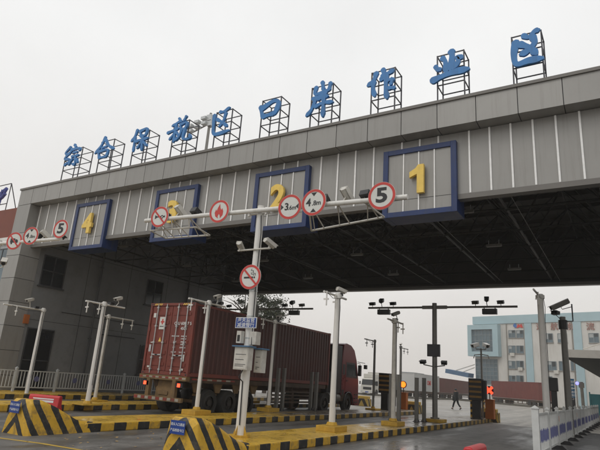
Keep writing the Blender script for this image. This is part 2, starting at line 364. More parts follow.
# ================================================================== TRAFFIC ISLANDS
KH = .22
kerb_m = stripes('kerb_paint', 'y', .84, worn=.6)
top_m = kerb_top_mat('island_top', -4)
top_far = kerb_top_mat('island_top_far', 0)
def island(x0, x1, y0, y1, label, nose=None, topm=top_m, widen=None):
    t = thing('traffic_island', label, 'traffic island', ((x0 + x1) / 2, (y0 + y1) / 2, 0), 'striped kerb islands between the lanes')
    k = MB()
    # plan outline with rounded far end
    n = 8; xc = (x0 + x1) / 2; hw = (x1 - x0) / 2
    out = [(x1, y0)] + [(x1, y0 + (y1 - y0) * i / 20) for i in range(1, 20)]
    out += [(xc + hw * math.cos(a), y1 - hw + hw * math.sin(a)) for a in [math.pi * i / n for i in range(n + 1)]]
    out += [(x0, y0 + (y1 - y0) * i / 20) for i in range(19, -1, -1)]
    k.prism(out, (0, 0, 0), X_, Y_, KH)
    o = k.build('kerb', [kerb_m, topm], t)
    for p in o.data.polygons:
        if p.normal.z > .9: p.material_index = 1
    bv = o.modifiers.new('bevel', 'BEVEL'); bv.width = .03; bv.segments = 2; bv.limit_method = 'ANGLE'
    if nose:
        xa, xb, ya, hgt = nose                       # chevron end block: (y, left, right, top inset, height)
        xc2 = (xa + xb) / 2; m = MB(); vs = []
        secs = [(ya, .06, .8 * hgt), (ya + .1, 0, hgt), (ya + .4, 0, hgt * .99), (ya + .8, 0, hgt * .8), (ya + 1.15, 0, hgt * .58), (ya + 1.45, 0, hgt * .4), (ya + 1.7, 0, KH + .03), (ya + 2.0, 0, KH + .012)]
        for i, (y, ins, h) in enumerate(secs):
            u = min(1, max(0, (y - ya) / 1.6)); l = xa + (x0 - .012 - xa) * u ** 1.5 + ins; rgt = xb + (x1 + .012 - xb) * u - ins
            tp = (.13 if i else .2) * (1 - u * .8); r = min(.08, h * .3)
            vs += [(l, y, 0), (l + tp * .8, y, h - r), (l + tp + r, y, h), (rgt - tp - r, y, h), (rgt - tp * .8, y, h - r), (rgt, y, 0)]
        k6 = 6; fs = [(0, 1, 2, 3, 4, 5)]
        for i in range(len(secs) - 1):
            for j in range(k6 - 1): fs.append((i * k6 + j, (i + 1) * k6 + j, (i + 1) * k6 + j + 1, i * k6 + j + 1))
        fs.append(tuple((len(secs) - 1) * k6 + j for j in range(k6))[::-1])
        m.add(vs, fs)
        m.build('end_block', stripes('end_block_paint', 'nose', .4, x0=xc2 - (x0 + x1) / 2 + .02, slope=.77, duty=.58, worn=.6), t, bevel=.025)
        # blue notice on the front
        yy = ya - .06; zc = hgt * .77
        s = MB(); s.box(xc2 - .19, xc2 + .19, yy - .012, yy, zc - .125, zc + .125, 0)
        for q in (-.1, .1): s.bar((xc2 + q, yy, zc), (xc2 + q, ya + .08, zc), .02, .02, 0)
        s.text('请从入口通道', .06, (xc2, yy - .0125, zc + .052), X_, Z_, .003, 1, .002)
        s.text('产品核验卡口', .06, (xc2, yy - .0125, zc - .055), X_, Z_, .003, 1, .002)
        s.build('notice_plate', [sign_blue, white_txt], t)
    return t
island(-8.75, -7.12, 9.9, 35.2, 'striped island nearest the white railing, carrying the tall sign pole', (-8.02, -7.1, 8.2, .78))
island(-13.5, -11.83, 9.4, 35.6, 'striped island between the red container lorry and the tall sign pole', (-12.7, -11.72, 7.72, .77), top_m)
island(-19.1, -17.4, 3, 36, 'striped island on the far side of the red container lorry', None, top_far)
t = island(-25.3, -22.7, 4, 36, 'striped kerb strip along the grey wall, carrying the pale railing', None, top_far)

# ================================================================== GATE BUILDING
WX = -25.4; FY = 15.0; PY = 14.49; BY = 30.4; XR = 11.0
ZB, ZS, ZT = 7.13, 9.33, 10.28   # front lip, soffit, roof edge; the rear lip hangs .16 higher
gate = thing('gate_building', 'wide grey customs gate with flat canopy over four numbered lanes', 'gate', (WX, FY, 0))
p = MB()                                         # parapet band, panel by panel with dark joints
xs = [WX - 1.15] + [WX - .02 + 1.17 * i for i in range(0, 32)]
for a, b in zip(xs, xs[1:]): p.box(a + .012, b - .012, PY, FY + .35, ZS + .012, ZT - .1)
p.box(xs[0] + .02, xs[-1] - .02, PY + .03, FY + .3, ZS + .03, ZT - .11, 1)
p.box(xs[0] - .04, xs[-1] + .02, PY - .05, FY + .4, ZT - .1, ZT, 2)
p.build('parapet', [panel, black_p, panel_dk], gate)
f = MB()                                         # recessed fascia with white seams
f.box(WX, XR, FY, FY + .12, ZB + .16, ZS - .005, 0); f.box(WX, XR, FY - .03, FY + .25, ZB, ZB + .16, 1)
ribs = [WX + .18 + .72 * i for i in range(6)]
centers = [-5.07, -10.26, -15.5, -20.88]
x = -21.35 + 1.25 + .3
ribs += [c + d for c in centers for d in (-.6, 0, .6)]
for c, d in zip(centers[1:], centers[:-1]):
    a, b = c + 1.25, d - 1.25; n = 4
    ribs += [a + (b - a) * (i + .5) / n for i in range(n)]
ribs += [centers[0] + 1.25 + .3 + .6 * i for i in range(24)]
ribs = [r for r in ribs if r < XR - .1]
for r in ribs: f.box(r - .026, r + .026, FY - .035, FY - .002, ZB + .165, ZS - .01, 2)
f.build('fascia', [panel, panel_dk, rib_m], gate)
# end pier and grey side wall
p = MB()
zj = [0, .9, 2.05, 3.2, 4.35, 5.5, 6.65, 7.8, ZS]
for a, b in zip(zj, zj[1:]):
    p.box(WX - 1.15, WX, PY, FY + .55, a + .012, b - .012, 0)
p.box(WX - 1.13, WX - .02, PY + .02, FY + .53, 0, ZS - .02, 1)
p.build('end_pier', [panel, black_p], gate)
p = MB(); p.box(WX - 1.1, WX - .015, FY + .56, BY, 0, 10.1); p.build('side_wall', wall_m, gate)
p = MB()
for a, b in zip(zj, zj[1:]): p.box(XR, XR + 1.1, PY, FY + .55, a + .012, b - .012, 0)
p.box(XR + .02, XR + 1.08, PY + .02, FY + .53, 0, ZS - .02, 1)
for yy in (20, 25.2): p.box(XR + .1, XR + .8, yy, yy + .7, 0, ZS - .05, 0)
p.box(XR + .1, XR + .8, BY - .9, BY - .2, 0, ZS - .05, 0)
p.build('end_pier', [panel, black_p], gate)
def wall_window(y0, y1, z0, z1, nx, nz, name='window'):
    fr = MB(); xx = WX - .012; t = .05
    for i in range(nx + 1):
        y = y0 + (y1 - y0) * i / nx; fr.box(xx, xx + .05, y - t / 2, y + t / 2, z0 - t / 2, z1 + t / 2)
    for j in range(nz + 1):
        z = z0 + (z1 - z0) * j / nz; fr.box(xx + .002, xx + .047, y0 - t / 2, y1 + t / 2, z - t / 2, z + t / 2)
    if name == 'window': fr.box(xx, xx + .12, y0 - .1, y1 + .1, z0 - .09, z0 - .03)
    o = fr.build(name, frame_dk, gate)
    pn = MB(); pn.box(xx - .01, xx + .02, y0, y1, z0, z1); pn.build('pane', glass_dk, o)
    return o
wall_window(15.85, 17.15, 5.4, 6.95, 2, 2)
wall_window(23.0, 24.3, 5.5, 7.05, 2, 2)
wall_window(23.2, 24.4, 1.3, 3.0, 2, 2)
d = wall_window(15.75, 17.2, .12, 3.2, 2, 2, 'door')
h = MB(); h.bar((WX + .08, 16.42, 1.1), (WX + .08, 16.42, 1.45), .03, .03); h.build('handle', galv, d)
m = MB()
for yy in (18.6, 21.6, 24.7, 27.7): m.box(WX - .02, WX - .009, yy - .012, yy + .012, .3, 9.2)
for zz in (3.62, 7.42): m.box(WX - .021, WX - .0095, FY + .57, BY - .05, zz - .01, zz + .01)
m.build('wall_joint', black_p, gate)
for yy in (19.4, 26.6):
    m = MB(); m.tube([(WX + .07, yy, .1), (WX + .07, yy, 9.1)], .055, 10)
    for zz in (1, 3, 5, 7, 8.8): m.box(WX - .01, WX + .14, yy - .08, yy + .08, zz, zz + .04)
    m.build('downpipe', frame_dk, gate)
m = MB(); q = onX(26.3, 319, WX + .05); m.box(WX, WX + .1, q.y - .13, q.y + .13, q.z - .22, q.z + .22); m.build('alarm_box', orange_m, gate)
m = MB(); m.box(WX, WX + .03, 20.2, 22.6, 3.3, 3.36); m.tube([(WX + .04, 17.4, 4.2), (WX + .04, 22, 4.18), (WX + .04, 30, 4.25)], .015, 5); m.build('wall_cable', black_p, gate)
# roof deck, rear band, trusses, conduit
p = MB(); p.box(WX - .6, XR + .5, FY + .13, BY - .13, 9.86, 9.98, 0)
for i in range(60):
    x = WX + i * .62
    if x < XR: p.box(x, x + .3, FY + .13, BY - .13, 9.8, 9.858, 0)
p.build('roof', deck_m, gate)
p = MB(); p.box(WX, XR, BY, BY + .12, ZB + .32, ZT, 0); p.box(WX, XR, BY - .28, BY + .1, ZB + .16, ZB + .318, 1); p.box(WX, XR, BY - .03, BY - .002, ZB + .32, ZT - .02, 2); p.build('rear_fascia', [panel, panel_dk, deck_m], gate)
p = MB()
nx, ny = 13, 6; dx = (XR - WX) / nx; dy = (BY - FY - .5) / ny; zb, zt = 7.62, 9.45
B = [[(WX + i * dx, FY + .3 + j * dy, zb) for j in range(ny + 1)] for i in range(nx + 1)]
T = [[(WX + (i + .5) * dx, FY + .3 + (j + .5) * dy, zt) for j in range(ny)] for i in range(nx)]
for i in range(nx + 1):
    for j in range(ny + 1):
        if i < nx: p.tube([B[i][j], B[i + 1][j]], .045, 5)
        if j < ny: p.tube([B[i][j], B[i][j + 1]], .045, 5)
        p.sphere(B[i][j], .09, 0, 6, 4)
for i in range(nx):
    for j in range(ny):
        if i < nx - 1: p.tube([T[i][j], T[i + 1][j]], .04, 5)
        if j < ny - 1: p.tube([T[i][j], T[i][j + 1]], .04, 5)
        for a, b in ((0, 0), (1, 0), (0, 1), (1, 1)): p.tube([T[i][j], B[i + a][j + b]], .032, 5)
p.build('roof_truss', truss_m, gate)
p = MB()
for j in range(9):
    y = FY + .8 + j * 1.75; p.box(WX, XR, y, y + .08, 9.6, 9.79)
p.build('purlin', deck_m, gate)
p = MB()
for x in (-20.8, -14.2, -9.3, -5.45, -2.6, 1.5): p.tube([(x, FY + .3, 7.5), (x, BY - .3, 7.5)], .009, 6)
p.build('conduit', grey_pole, gate)
# ceiling lamps
lamp0 = None
for li, (lx, ln) in enumerate(((-4.2, 'the lane numbered 1'), (-10.3, 'the lane numbered 2'), (-15.6, 'the lane numbered 3'), (-20.9, 'the lane numbered 4'))):
    for ri, (ly, rn) in enumerate(((17.0, 'front row'), (21.6, 'middle row'), (26.2, 'back row'))):
        if lamp0 is None:
            lamp0 = thing('ceiling_lamp', '', 'lamp', (lx, ly, 7.38), 'strip lamps under the canopy')
            b = MB(); b.box(-.3, .3, -.07, .07, -.02, .06); b.build('housing', grey_pole, lamp0, world=False)
            b = MB(); b.box(-.28, .28, -.05, .05, -.035, -.021); b.build('diffuser', grey_pole, lamp0, world=False)
            b = MB(); b.tube([(-.2, 0, .06), (-.2, 0, .24)], .012, 6); b.tube([(.2, 0, .06), (.2, 0, .24)], .012, 6); b.build('hanger', galv, lamp0, world=False); o = lamp0
        else: o = copy_tree(lamp0)
        o.location = (lx, ly, 7.38); o['label'] = 'slim unlit strip lamp under the canopy above %s, %s' % (ln, rn)

# ================================================================== LANE NUMBER BOARDS
for n, c, lab in ((1, centers[0], 'blue framed lane board with yellow digit 1'), (2, centers[1], 'blue framed lane board with yellow digit 2'), (3, centers[2], 'blue framed lane board with yellow digit 3'), (4, centers[3], 'blue framed lane board with yellow digit 4')):
    t = thing('lane_board', lab, 'lane sign', (c, FY, 6.72), 'numbered boards on the fascia')
    x0, x1, z0, z1 = c - 1.185, c + 1.185, 6.72, 9.02; y0, y1 = FY - .16, FY + .7
    m = MB(); w_ = .17
    m.box(x0, x0 + w_, y0, y1, z0, z1); m.box(x1 - w_, x1, y0, y1, z0, z1); m.box(x0 + w_, x1 - w_, y0 + .002, y1, z1 - w_, z1 - .002)
    m.box(x0 + w_, x1 - w_, y0 + .002, y1, z0 + .002, z0 + w_)
    m.build('frame', blue_fr, t, bevel=.008)
    m = MB(); yb = FY - .1; m.box(x0 + w_, x1 - w_, yb, y1 - .01, z0 + w_, z1 - w_, 0)
    for k in (-.5, 0, .5): m.box(c + k - .018, c + k + .018, yb - .03, yb - .002, z0 + w_ + .003, z1 - w_ - .003, 1)
    m.box(x0 + w_ + .003, x1 - w_ - .003, yb - .006, yb - .001, 7.28, 7.292, 2)
    m.build('back_panel', [panel, rib_m, black_p], t)
    m = MB()
    if n == 1: m.prism([(.02, -.47), (.24, -.47), (.24, .47), (.06, .47), (-.02, .36), (-.22, .25), (-.22, .06), (.02, .16)], (c - .03, yb - .06, 7.87), X_, Z_, .12, 0)
    else: m.text(str(n), 1.26, (c + {1: -.03, 2: -.02, 3: 0, 4: 0}[n], yb - .06, 7.87), X_, Z_, .12, 0, .038)
    m.build('digit', yel_num, t)

# ================================================================== ROOFTOP CHARACTERS (strokes read off the photograph, set on the roof edge)
SIGNS = [
 ('综', (55, 140, 11.84), ((66, 147), (82, 144.2)), [([(190, 85), (130, 160), (180, 172)], 20), ([(185, 150), (120, 225), (178, 228)], 20), ([(118, 300), (165, 262), (190, 240)], 20), ([(240, 60), (255, 92)], 22), ([(205, 105), (196, 150)], 20), ([(200, 122), (300, 98), (292, 130)], 22), ([(228, 152), (275, 142)], 18), ([(208, 200), (290, 178)], 20), ([(250, 190), (240, 290), (212, 285)], 20), ([(212, 228), (165, 300)], 20), ([(262, 228), (272, 272)], 20)]),
 ('合', (90, 130, 11.25), ((100.7, 139.8), (113.6, 136.4)), [([(178, 85), (130, 180), (60, 268)], 24), ([(180, 110), (215, 175), (272, 210)], 24), ([(138, 205), (200, 182)], 18), ([(98, 240), (108, 325)], 22), ([(100, 250), (205, 226), (182, 310)], 24), ([(105, 318), (185, 300)], 20)]),
 ('保', (125, 120, 11.25), ((134.3, 131.1), (148.6, 127.6)), [([(145, 115), (115, 190), (75, 245)], 24), ([(118, 200), (95, 358)], 22), ([(180, 125), (182, 195)], 22), ([(180, 130), (255, 100), (238, 175)], 24), ([(182, 190), (240, 172)], 18), ([(130, 245), (268, 202)], 24), ([(208, 180), (190, 345)], 24), ([(192, 245), (140, 325)], 20), ([(212, 250), (250, 292)], 22)]),
 ('税', (160, 105, 7.06), ((173.5, 121.3), (188.3, 118)), [([(142, 118), (88, 152)], 14), ([(58, 200), (138, 164)], 16), ([(118, 140), (97, 265)], 16), ([(108, 198), (68, 248)], 14), ([(118, 195), (136, 220)], 14), ([(140, 98), (158, 122)], 13), ([(190, 82), (172, 116)], 14), ([(150, 138), (152, 182)], 13), ([(150, 142), (196, 125), (184, 168)], 14), ([(152, 180), (184, 166)], 12), ([(156, 185), (140, 225), (108, 255)], 14), ([(180, 172), (166, 238), (212, 238), (214, 208)], 15)]),
 ('区', (160, 105, 7.06), ((215.7, 111.4), (231.5, 107.1)), [([(428, 52), (455, 48), (496, 18)], 17), ([(388, 75), (380, 140), (386, 208), (490, 180)], 19), ([(468, 58), (450, 115), (420, 156)], 16), ([(408, 105), (445, 125), (476, 152)], 18)]),
 ('口', (250, 90, 11.24), ((261.6, 100.2), (280.2, 95.5)), [([(125, 195), (135, 260), (152, 318)], 36), ([(140, 215), (270, 128), (325, 148), (282, 275)], 42), ([(150, 305), (285, 262)], 40)]),
 ('岸', (300, 75, 9), ((311.1, 87.2), (332.2, 82.8)), [([(205, 68), (214, 140)], 26), ([(150, 115), (140, 175), (205, 160), (262, 140)], 26), ([(278, 75), (262, 145)], 26), ([(120, 220), (180, 195), (245, 165)], 24), ([(150, 205), (110, 310), (60, 375)], 26), ([(165, 222), (258, 190)], 24), ([(140, 290), (215, 255), (300, 245)], 26), ([(218, 200), (208, 378)], 28)]),
 ('作', (360, 60, 9), ((370.9, 73.3), (394.2, 67.6)), [([(150, 122), (125, 190), (72, 238)], 32), ([(128, 200), (120, 260), (134, 330)], 30), ([(212, 90), (215, 140), (188, 192)], 30), ([(205, 150), (250, 130), (305, 90)], 30), ([(240, 130), (236, 260), (245, 350)], 32), ([(250, 190), (300, 172)], 24), ([(300, 175), (275, 230)], 22), ([(265, 258), (320, 252)], 26)]),
 ('业', (425, 40, 9), ((436.5, 55.5), (463, 48.5)), [([(160, 168), (185, 200), (192, 300)], 34), ([(240, 108), (245, 150), (238, 285)], 42), ([(98, 245), (115, 275), (150, 262)], 28), ([(330, 158), (290, 160), (300, 200), (250, 265)], 30), ([(72, 372), (150, 335), (260, 295), (395, 262)], 42)]),
 ('区', (505, 20, 7.5), ((511, 37), (540.5, 29)), [([(138, 122), (180, 132), (222, 90), (258, 75)], 26), ([(82, 172), (68, 270), (90, 335), (180, 308), (285, 288)], 34), ([(208, 130), (222, 175), (170, 235), (115, 265)], 32), ([(112, 188), (185, 212), (238, 260)], 34)]),
]
def smooth_line(pts, n=7):
    P = [Vector(p) for p in pts]; P = [P[0] * 2 - P[1]] + P + [P[-1] * 2 - P[-2]]; out = []
    for i in range(1, len(P) - 2):
        for k in range(n):
            t = k / n; a, b, c, d = P[i - 1:i + 3]
            out.append(.5 * (2 * b + (c - a) * t + (2 * a - 5 * b + 4 * c - d) * t * t + (3 * b - a - 3 * c + d) * t ** 3))
    return out + [P[-2]]
for si, (ch, (zx, zy, zs), (tl, tr), strokes) in enumerate(SIGNS):
    YS = FY - .02
    a, b = onY(*tl, YS), onY(*tr, YS)
    xl, xr = a.x, b.x; ztop = 12.31
    nb = {0: 'leftmost of the row', 4: 'beside the roof floodlight mast', 9: 'rightmost of the row'}.get(si)
    lab = 'blue rooftop character %s on a dark steel lattice' % ch + (', ' + nb if nb else '')
    t = thing('rooftop_character', lab, 'roof sign', ((xl + xr) / 2, YS, ZT), 'blue characters on the gate roof')
    fr = MB(); y0, y1 = YS + .1, YS + .72; ww = .032
    for x in (xl, xr):
        for y in (y0, y1): fr.bar((x, y, 9.98), (x, y, ztop), ww + .008, ww + .008)
    for z in (11.18, 11.72, ztop - .02):
        for y in (y0, y1): fr.bar((xl, y, z), (xr, y, z), ww, ww)
        for x in (xl, xr): fr.bar((x, y0, z), (x, y1, z), ww, ww)
    fr.build('lattice_frame', steel_dk, t)
    m = MB()
    for k, (pts, wd) in enumerate(strokes):
        Q = []
        for q in smooth_line(pts): 
            P = onY(zx + q[0] / zs, zy + q[1] / zs, YS); Q.append(Vector((P.x, P.z)))
        wr = wd / zs * (YS / (F * .9)) * 1.0
        depth_f = (Vector((a.x, YS, 11.8)) - CAM).length / F
        wr = wd / zs * depth_f * .62
        nq = len(Q); Lf, Rt = [], []
        for i in range(nq):
            d = (Q[min(i + 1, nq - 1)] - Q[max(i - 1, 0)]).normalized(); nn = Vector((-d.y, d.x)); u = i / (nq - 1)
            prof = 1.06 + .2 * math.exp(-((u - .06) / .14) ** 2) - .22 * math.sin(math.pi * min(1, u * 1.1)) + .2 * math.exp(-((u - .8) / .16) ** 2) - .55 * max(0, (u - .86) / .14) ** 1.5
            Lf.append(Q[i] + nn * wr * prof); Rt.append(Q[i] - nn * wr * prof)
        d0 = (Q[0] - Q[1]).normalized(); d1 = (Q[-1] - Q[-2]).normalized()
        def capp(c, d, r, n=5):
            nn = Vector((-d.y, d.x)); return [c + nn * r * .72 + d * r * .42, c + nn * r * .1 + d * r * .78, c - nn * r * .62 + d * r * .62]
        r0 = (Lf[0] - Q[0]).length; r1 = (Lf[-1] - Q[-1]).length
        poly = Rt[::1] + capp(Q[-1], d1, -r1)[::1] if False else None
        e1 = capp(Q[-1], d1, r1); e0 = capp(Q[0], d0, r0)
        # quad strip with caps keeps every face well formed
        dep = .045 + .003 * k
        n0 = len(m.v); ring_pts = Lf + e1 + Rt[::-1] + e0
        K = len(ring_pts)
        m.add([(q.x, YS - dep, q.y) for q in ring_pts] + [(q.x, YS + .03, q.y) for q in ring_pts], [(i, (i + 1) % K, K + (i + 1) % K, K + i) for i in range(K)])
        fs = []
        for i in range(nq - 1): fs.append((i, i + 1, nq + len(e1) + nq - 2 - i, nq + len(e1) + nq - 1 - i))
        fs.append(tuple([nq - 1] + list(range(nq, nq + len(e1))) + [nq + len(e1)]))
        fs.append(tuple([2 * nq + len(e1) - 1] + list(range(2 * nq + len(e1), K)) + [0]))
        base = n0
        for f_ in fs: m.f.append(tuple(base + i for i in f_)); m.m.append(0); m.f.append(tuple(base + K + i for i in f_[::-1])); m.m.append(0)
    o = m.build('character', blue_ch, t)
    o = fr = None

# ================================================================== GANTRIES WITH ROUND SIGNS
GY = 10.97
def bullet_camera(mb_owner, pos, dirv, mount, name='security_camera', ln=.34, r=.062, mats=None):
    """box camera with sun hood, looking along dirv, on a small bracket from mount"""
    pos = Vector(pos); d = Vector(dirv).normalized(); sd = d.cross(Z_).normalized(); up = sd.cross(d)
    b = MB(); b.tube([pos - d * ln * .5, pos + d * ln * .42], r, 10, 0); b.tube([pos + d * ln * .42, pos + d * ln * .44], r * .8, 10, 1)
    b.obox(pos + up * (r + .012) + d * .03, sd, d, up, r * 1.15, ln * .54, .01, 0)
    b.obox(pos + sd * (r * 1.12) + up * .02, sd, d, up, .006, ln * .5, r * .8, 0); b.obox(pos - sd * (r * 1.12) + up * .02, sd, d, up, .006, ln * .5, r * .8, 0)
    b.tube([pos - up * r, pos - up * (r + .1), Vector(mount)], .018, 6, 2)
    return b.build(name, mats or [white_old, black_p, white_old], mb_owner, smooth=True)
def flood(owner, pos, dirv, mount, w=.12, name='flash_lamp'):
    pos = Vector(pos); d = Vector(dirv).normalized(); sd = d.cross(Z_).normalized(); up = sd.cross(d)
    b = MB(); b.obox(pos, sd, d, up, w, .09, .075, 0); b.obox(pos + d * .1 + up * .07, sd, d, up, w * 1.05, .06, .006, 0); b.obox(pos + d * .092, sd, d, up, w * .85, .004, .055, 1)
    b.tube([pos - up * .07, Vector(mount)], .016, 6, 0)
    return b.build(name, [black_p, glass_dk], owner)
def gantry(x, label, detail):
    P = Vector((x, GY, KH))
    t = thing('sign_gantry', label, 'gantry', P, 'white T gantries over the lanes')
    m = MB(); m.tube([P, (x, GY, 6.08)], .12, 16, 0, .095); m.tube([(x, GY, 6.08), (x, GY, 6.1)], .1, 16)
    m.build('pole', white_p, t, smooth=True)
    m = MB(); m.tube([P + Z_ * 0, P + Z_ * .05], .24, 8, 0)
    for k in range(4):
        a = k * math.pi / 2; m.prism([(0, 0), (.1, 0), (0, .22)], P + Vector((math.cos(a) * .115, math.sin(a) * .115, .05)), Vector((math.cos(a), math.sin(a), 0)), Z_, .012, 0)
    m.build('base_flange', ped_y, t)
    m = MB(); A, Bp = Vector((x - 4.3, GY - .16, 6.06)), Vector((x + 4.22, GY - .16, 5.8))
    m.tube([A, Bp], .062, 12, 0)
    for k in (-.28, .28): m.bar(Vector((x + k, GY - .16, 5.9)) , Vector((x + k, GY - .1, 5.9)), .05, .2)
    m.bar((x - .34, GY - .02, 5.93), (x + .34, GY - .02, 5.93), .06, .12)
    m.build('arm', white_p, t, smooth=True)
    def armz(px): return 5.93 - (px - x) * .0305
    if detail:
        for bi, (xa, xb, xs_) in enumerate(((x - 4.14, x - 2.25, (x - 3.55, x - 3.0, x - 2.3)), (x + 1.36, x + 3.46, (x + 2.0, x + 2.6, x + 3.15)))):
            r = MB(); y0, y1 = GY - .05, GY + .8; tb = .024
            za, zb2 = (armz(xa) - .3, armz(xb) - .3) if bi == 0 else (armz(xa) - .36, armz(xb) - .12)
            if bi == 0: r.tube(((xa, y0, za), (xb, y0, zb2)), tb, 6, 0)
            r.tube(((xa - .2, y1, za), (xb - .2, y1, zb2)), tb * 1.2, 6, 0)
            for xx, zz in ((xa, za), (xb, zb2)):
                st = (xx, y0, zz) if bi == 0 else (xx + (.25 if xx == xa else -.35), GY - .16, armz(xx))
                r.tube((st, (xx - .2, y1, zz)), tb, 6, 0)
            for xx in (xa + .3, (xa + xb) / 2, xb - .25):
                zz = za + (zb2 - za) * (xx - xa) / (xb - xa)
                if bi == 0: r.tube([(xx, GY - .16, armz(xx)), (xx, y0, zz)], .02, 6)
                r.tube([(xx, GY - .12, armz(xx)), (xx - .1, y1, zz)], .018, 6); r.tube([(xx, GY - .12, armz(xx)), (xx - .4, y1, zz)], .014, 6)
            r.build('bracket_frame', white_old, t)
            flood(t, (xs_[0], GY - .12, armz(xs_[0]) + .17), (-.1, 1, -.5), (xs_[0], GY - .16, armz(xs_[0])))
            flood(t, (xs_[2], GY - .12, armz(xs_[2]) + .17), (.1, 1, -.5), (xs_[2], GY - .16, armz(xs_[2])))
            bullet_camera(t, (xs_[1], GY - .02, armz(xs_[1]) + .24), (.15, 1, -.75), (xs_[1], GY - .16, armz(xs_[1])), ln=.42, r=.08)
    else:
        bullet_camera(t, (x + 3.0, GY, armz(x + 3) + .24), (.3, 1, -.7), (x + 3.0, GY - .16, armz(x + 3)), ln=.42, r=.08)
        flood(t, (x + 2.75, GY - .1, armz(x + 2.7) + .17), (-.1, 1, -.5), (x + 2.75, GY - .16, armz(x + 2.75)))
        flood(t, (x + 4.1, GY - .1, armz(x + 4.1) + .1), (-.1, 1, -.5), (x + 4.1, GY - .16, armz(x + 4.1)))
        q = onY(4, 262, GY - .5); bullet_camera(t, q, (1, -.6, -.5), (x, GY, q.z - .1), ln=.55, r=.085)
    return t, armz
gx = -8.16
gt, armz = gantry(gx, 'tall white sign gantry rising between the two chevron island ends, with cabinets on its pole', True)
gl, armzl = gantry(-20.82, 'white sign gantry whose pole stands just past the left end pier', False)
# things clamped on the nearer pole: cameras, cabinets
m = MB(); m.tube([(gx - .55, GY - .12, 4.86), (gx + .5, GY - .12, 4.86)], .025, 8); m.build('camera_bar', white_old, gt)
bullet_camera(gt, (gx - .5, GY - .1, 4.97), (-.3, 1, -.5), (gx - .5, GY - .12, 4.86), ln=.32, r=.058)
bullet_camera(gt, (gx + .45, GY - .08, 4.99), (.2, 1, -.35), (gx + .45, GY - .12, 4.86), ln=.38, r=.06)
def cabinet(x0, x1, y0, y1, z0, z1, name, mtop=None):
    m = MB(); m.box(x0, x1, y0, y1, z0, z1, 0); m.box(x0 + .02, x1 - .02, y0 - .008, y0, z0 + .02, z1 - .02, 0)
    if mtop: m.box(x0 - .05, x1 + .05, y0 - .06, y1 + .04, z1 + .002, z1 + .035, 1)
    for k, zz in enumerate((.66, .43, .22, .15)):
        m.box(x0 + .05, x1 - .05 - .06 * (k % 2), y0 - .0105, y0 - .0085, z0 + (z1 - z0) * zz, z0 + (z1 - z0) * zz + .014, 2)
    return m.build(name, [white_old, bld_m_blue, frame_dk], gt, bevel=.006)
bld_m_blue = mat('blue_lid', (.07, .16, .28), .5, 0, .15, 3)
cabinet(gx - .15, gx + .27, GY - .34, GY - .13, 1.78, 2.32, 'control_cabinet', True)
cabinet(gx + .14, gx + .36, GY + .13, GY + .33, 1.74, 2.3, 'control_cabinet', True)
m = MB(); m.box(gx - .2, gx - .06, GY - .26, GY - .12, 2.42, 2.72, 0); m.box(gx - .17, gx - .09, GY - .268, GY - .262, 2.46, 2.62, 1); m.build('junction_box', [white_old, black_p], gt, bevel=.006)
m = MB(); m.box(gx + .12, gx + .32, GY - .14, GY + .06, 2.4, 2.72, 0); m.build('junction_box', [white_old, black_p], gt, bevel=.006)
m = MB(); m.tube([(gx + .1, GY - .1, 5.8), (gx + .16, GY - .12, 5.3), (gx + .12, GY - .08, 4.4), (gx + .13, GY - .08, 3.3), (gx + .2, GY - .14, 2.4)], .014, 6); m.tube([(gx + .05, GY - .2, 1.78), (gx - .02, GY - .24, 1.6), (gx + .02, GY - .12, 1.5), (gx + .06, GY - .13, .5)], .016, 6); m.build('cable', black_p, gt)
m = MB()
for zz in (1.95, 2.15, 2.55, 3.1, 3.75): m.tube([(gx, GY, zz), (gx, GY, zz + .03)], .118, 14)
m.build('clamp_band', galv, gt)
s = thing('notice_sign', 'small blue two-row notice on the pole above the cabinets', 'sign', (gx, GY - .17, 2.93))
m = MB(); m.box(gx - .34, gx + .32, GY - .175, GY - .16, 2.8, 3.07, 1); m.box(gx - .325, gx + .305, GY - .178, GY - .1755, 2.815, 3.055, 0); m.build('plate', [sign_blue, white_txt], s)
m = MB(); m.text('海关监管', .13, (gx - .01, GY - .1785, 3.0), X_, Z_, .004, 0, .003, 1.05); m.text('减速慢行', .13, (gx - .01, GY - .1785, 2.87), X_, Z_, .004, 0, .003, 1.05); m.build('lettering', white_txt, s)

def round_sign(x, y, z, r, label, draw, tilt=0, group='round traffic signs on the gantries', backbar=True):
    t = thing('round_sign', label, 'traffic sign', (x, y, z), group)
    u, v = Vector((math.cos(tilt), math.sin(tilt), 0)), Z_; n = u.cross(v)
    m = MB(); m.disc((x, y, z), u, v, r, .018, 0, 44); m.bar(Vector((x, y, z)) - n * .1, Vector((x, y, z)), .05, .18, 1)
    m.build('plate', [sign_w, white_old], t)
    m = MB(); m.ring(Vector((x, y, z)) + n * .0185, u, v, r * .8, r * .985, .004, 0); m.build('red_ring', red_s, t)
    sy, ex = MB(), MB()
    o = Vector((x, y, z)) + n * .0185
    draw(sy, ex, o, u, v, r)
    if sy.v: sy.build('symbol', black_p, t)
    if ex.v: ex.build('red_mark', red_s, t)
def slash(ex, o, u, v, r):
    d = (u - v).normalized(); p = (u + v).normalized(); n = u.cross(v)
    ex.obox(o + n * .008, d, p, n, r * .82, r * .075, .0025)
def txt(body, size, dy=0, bold=.02, dx=0, sx=1.): return lambda sy, ex, o, u, v, r: sy.text(body, size * r, o + v * (dy * r) + u * (dx * r), u, v, .004, 0, bold, sx)
def d_five(sy, ex, o, u, v, r): txt('5', 1.45, 0, .035, 0, 1.25)(sy, ex, o, u, v, r)
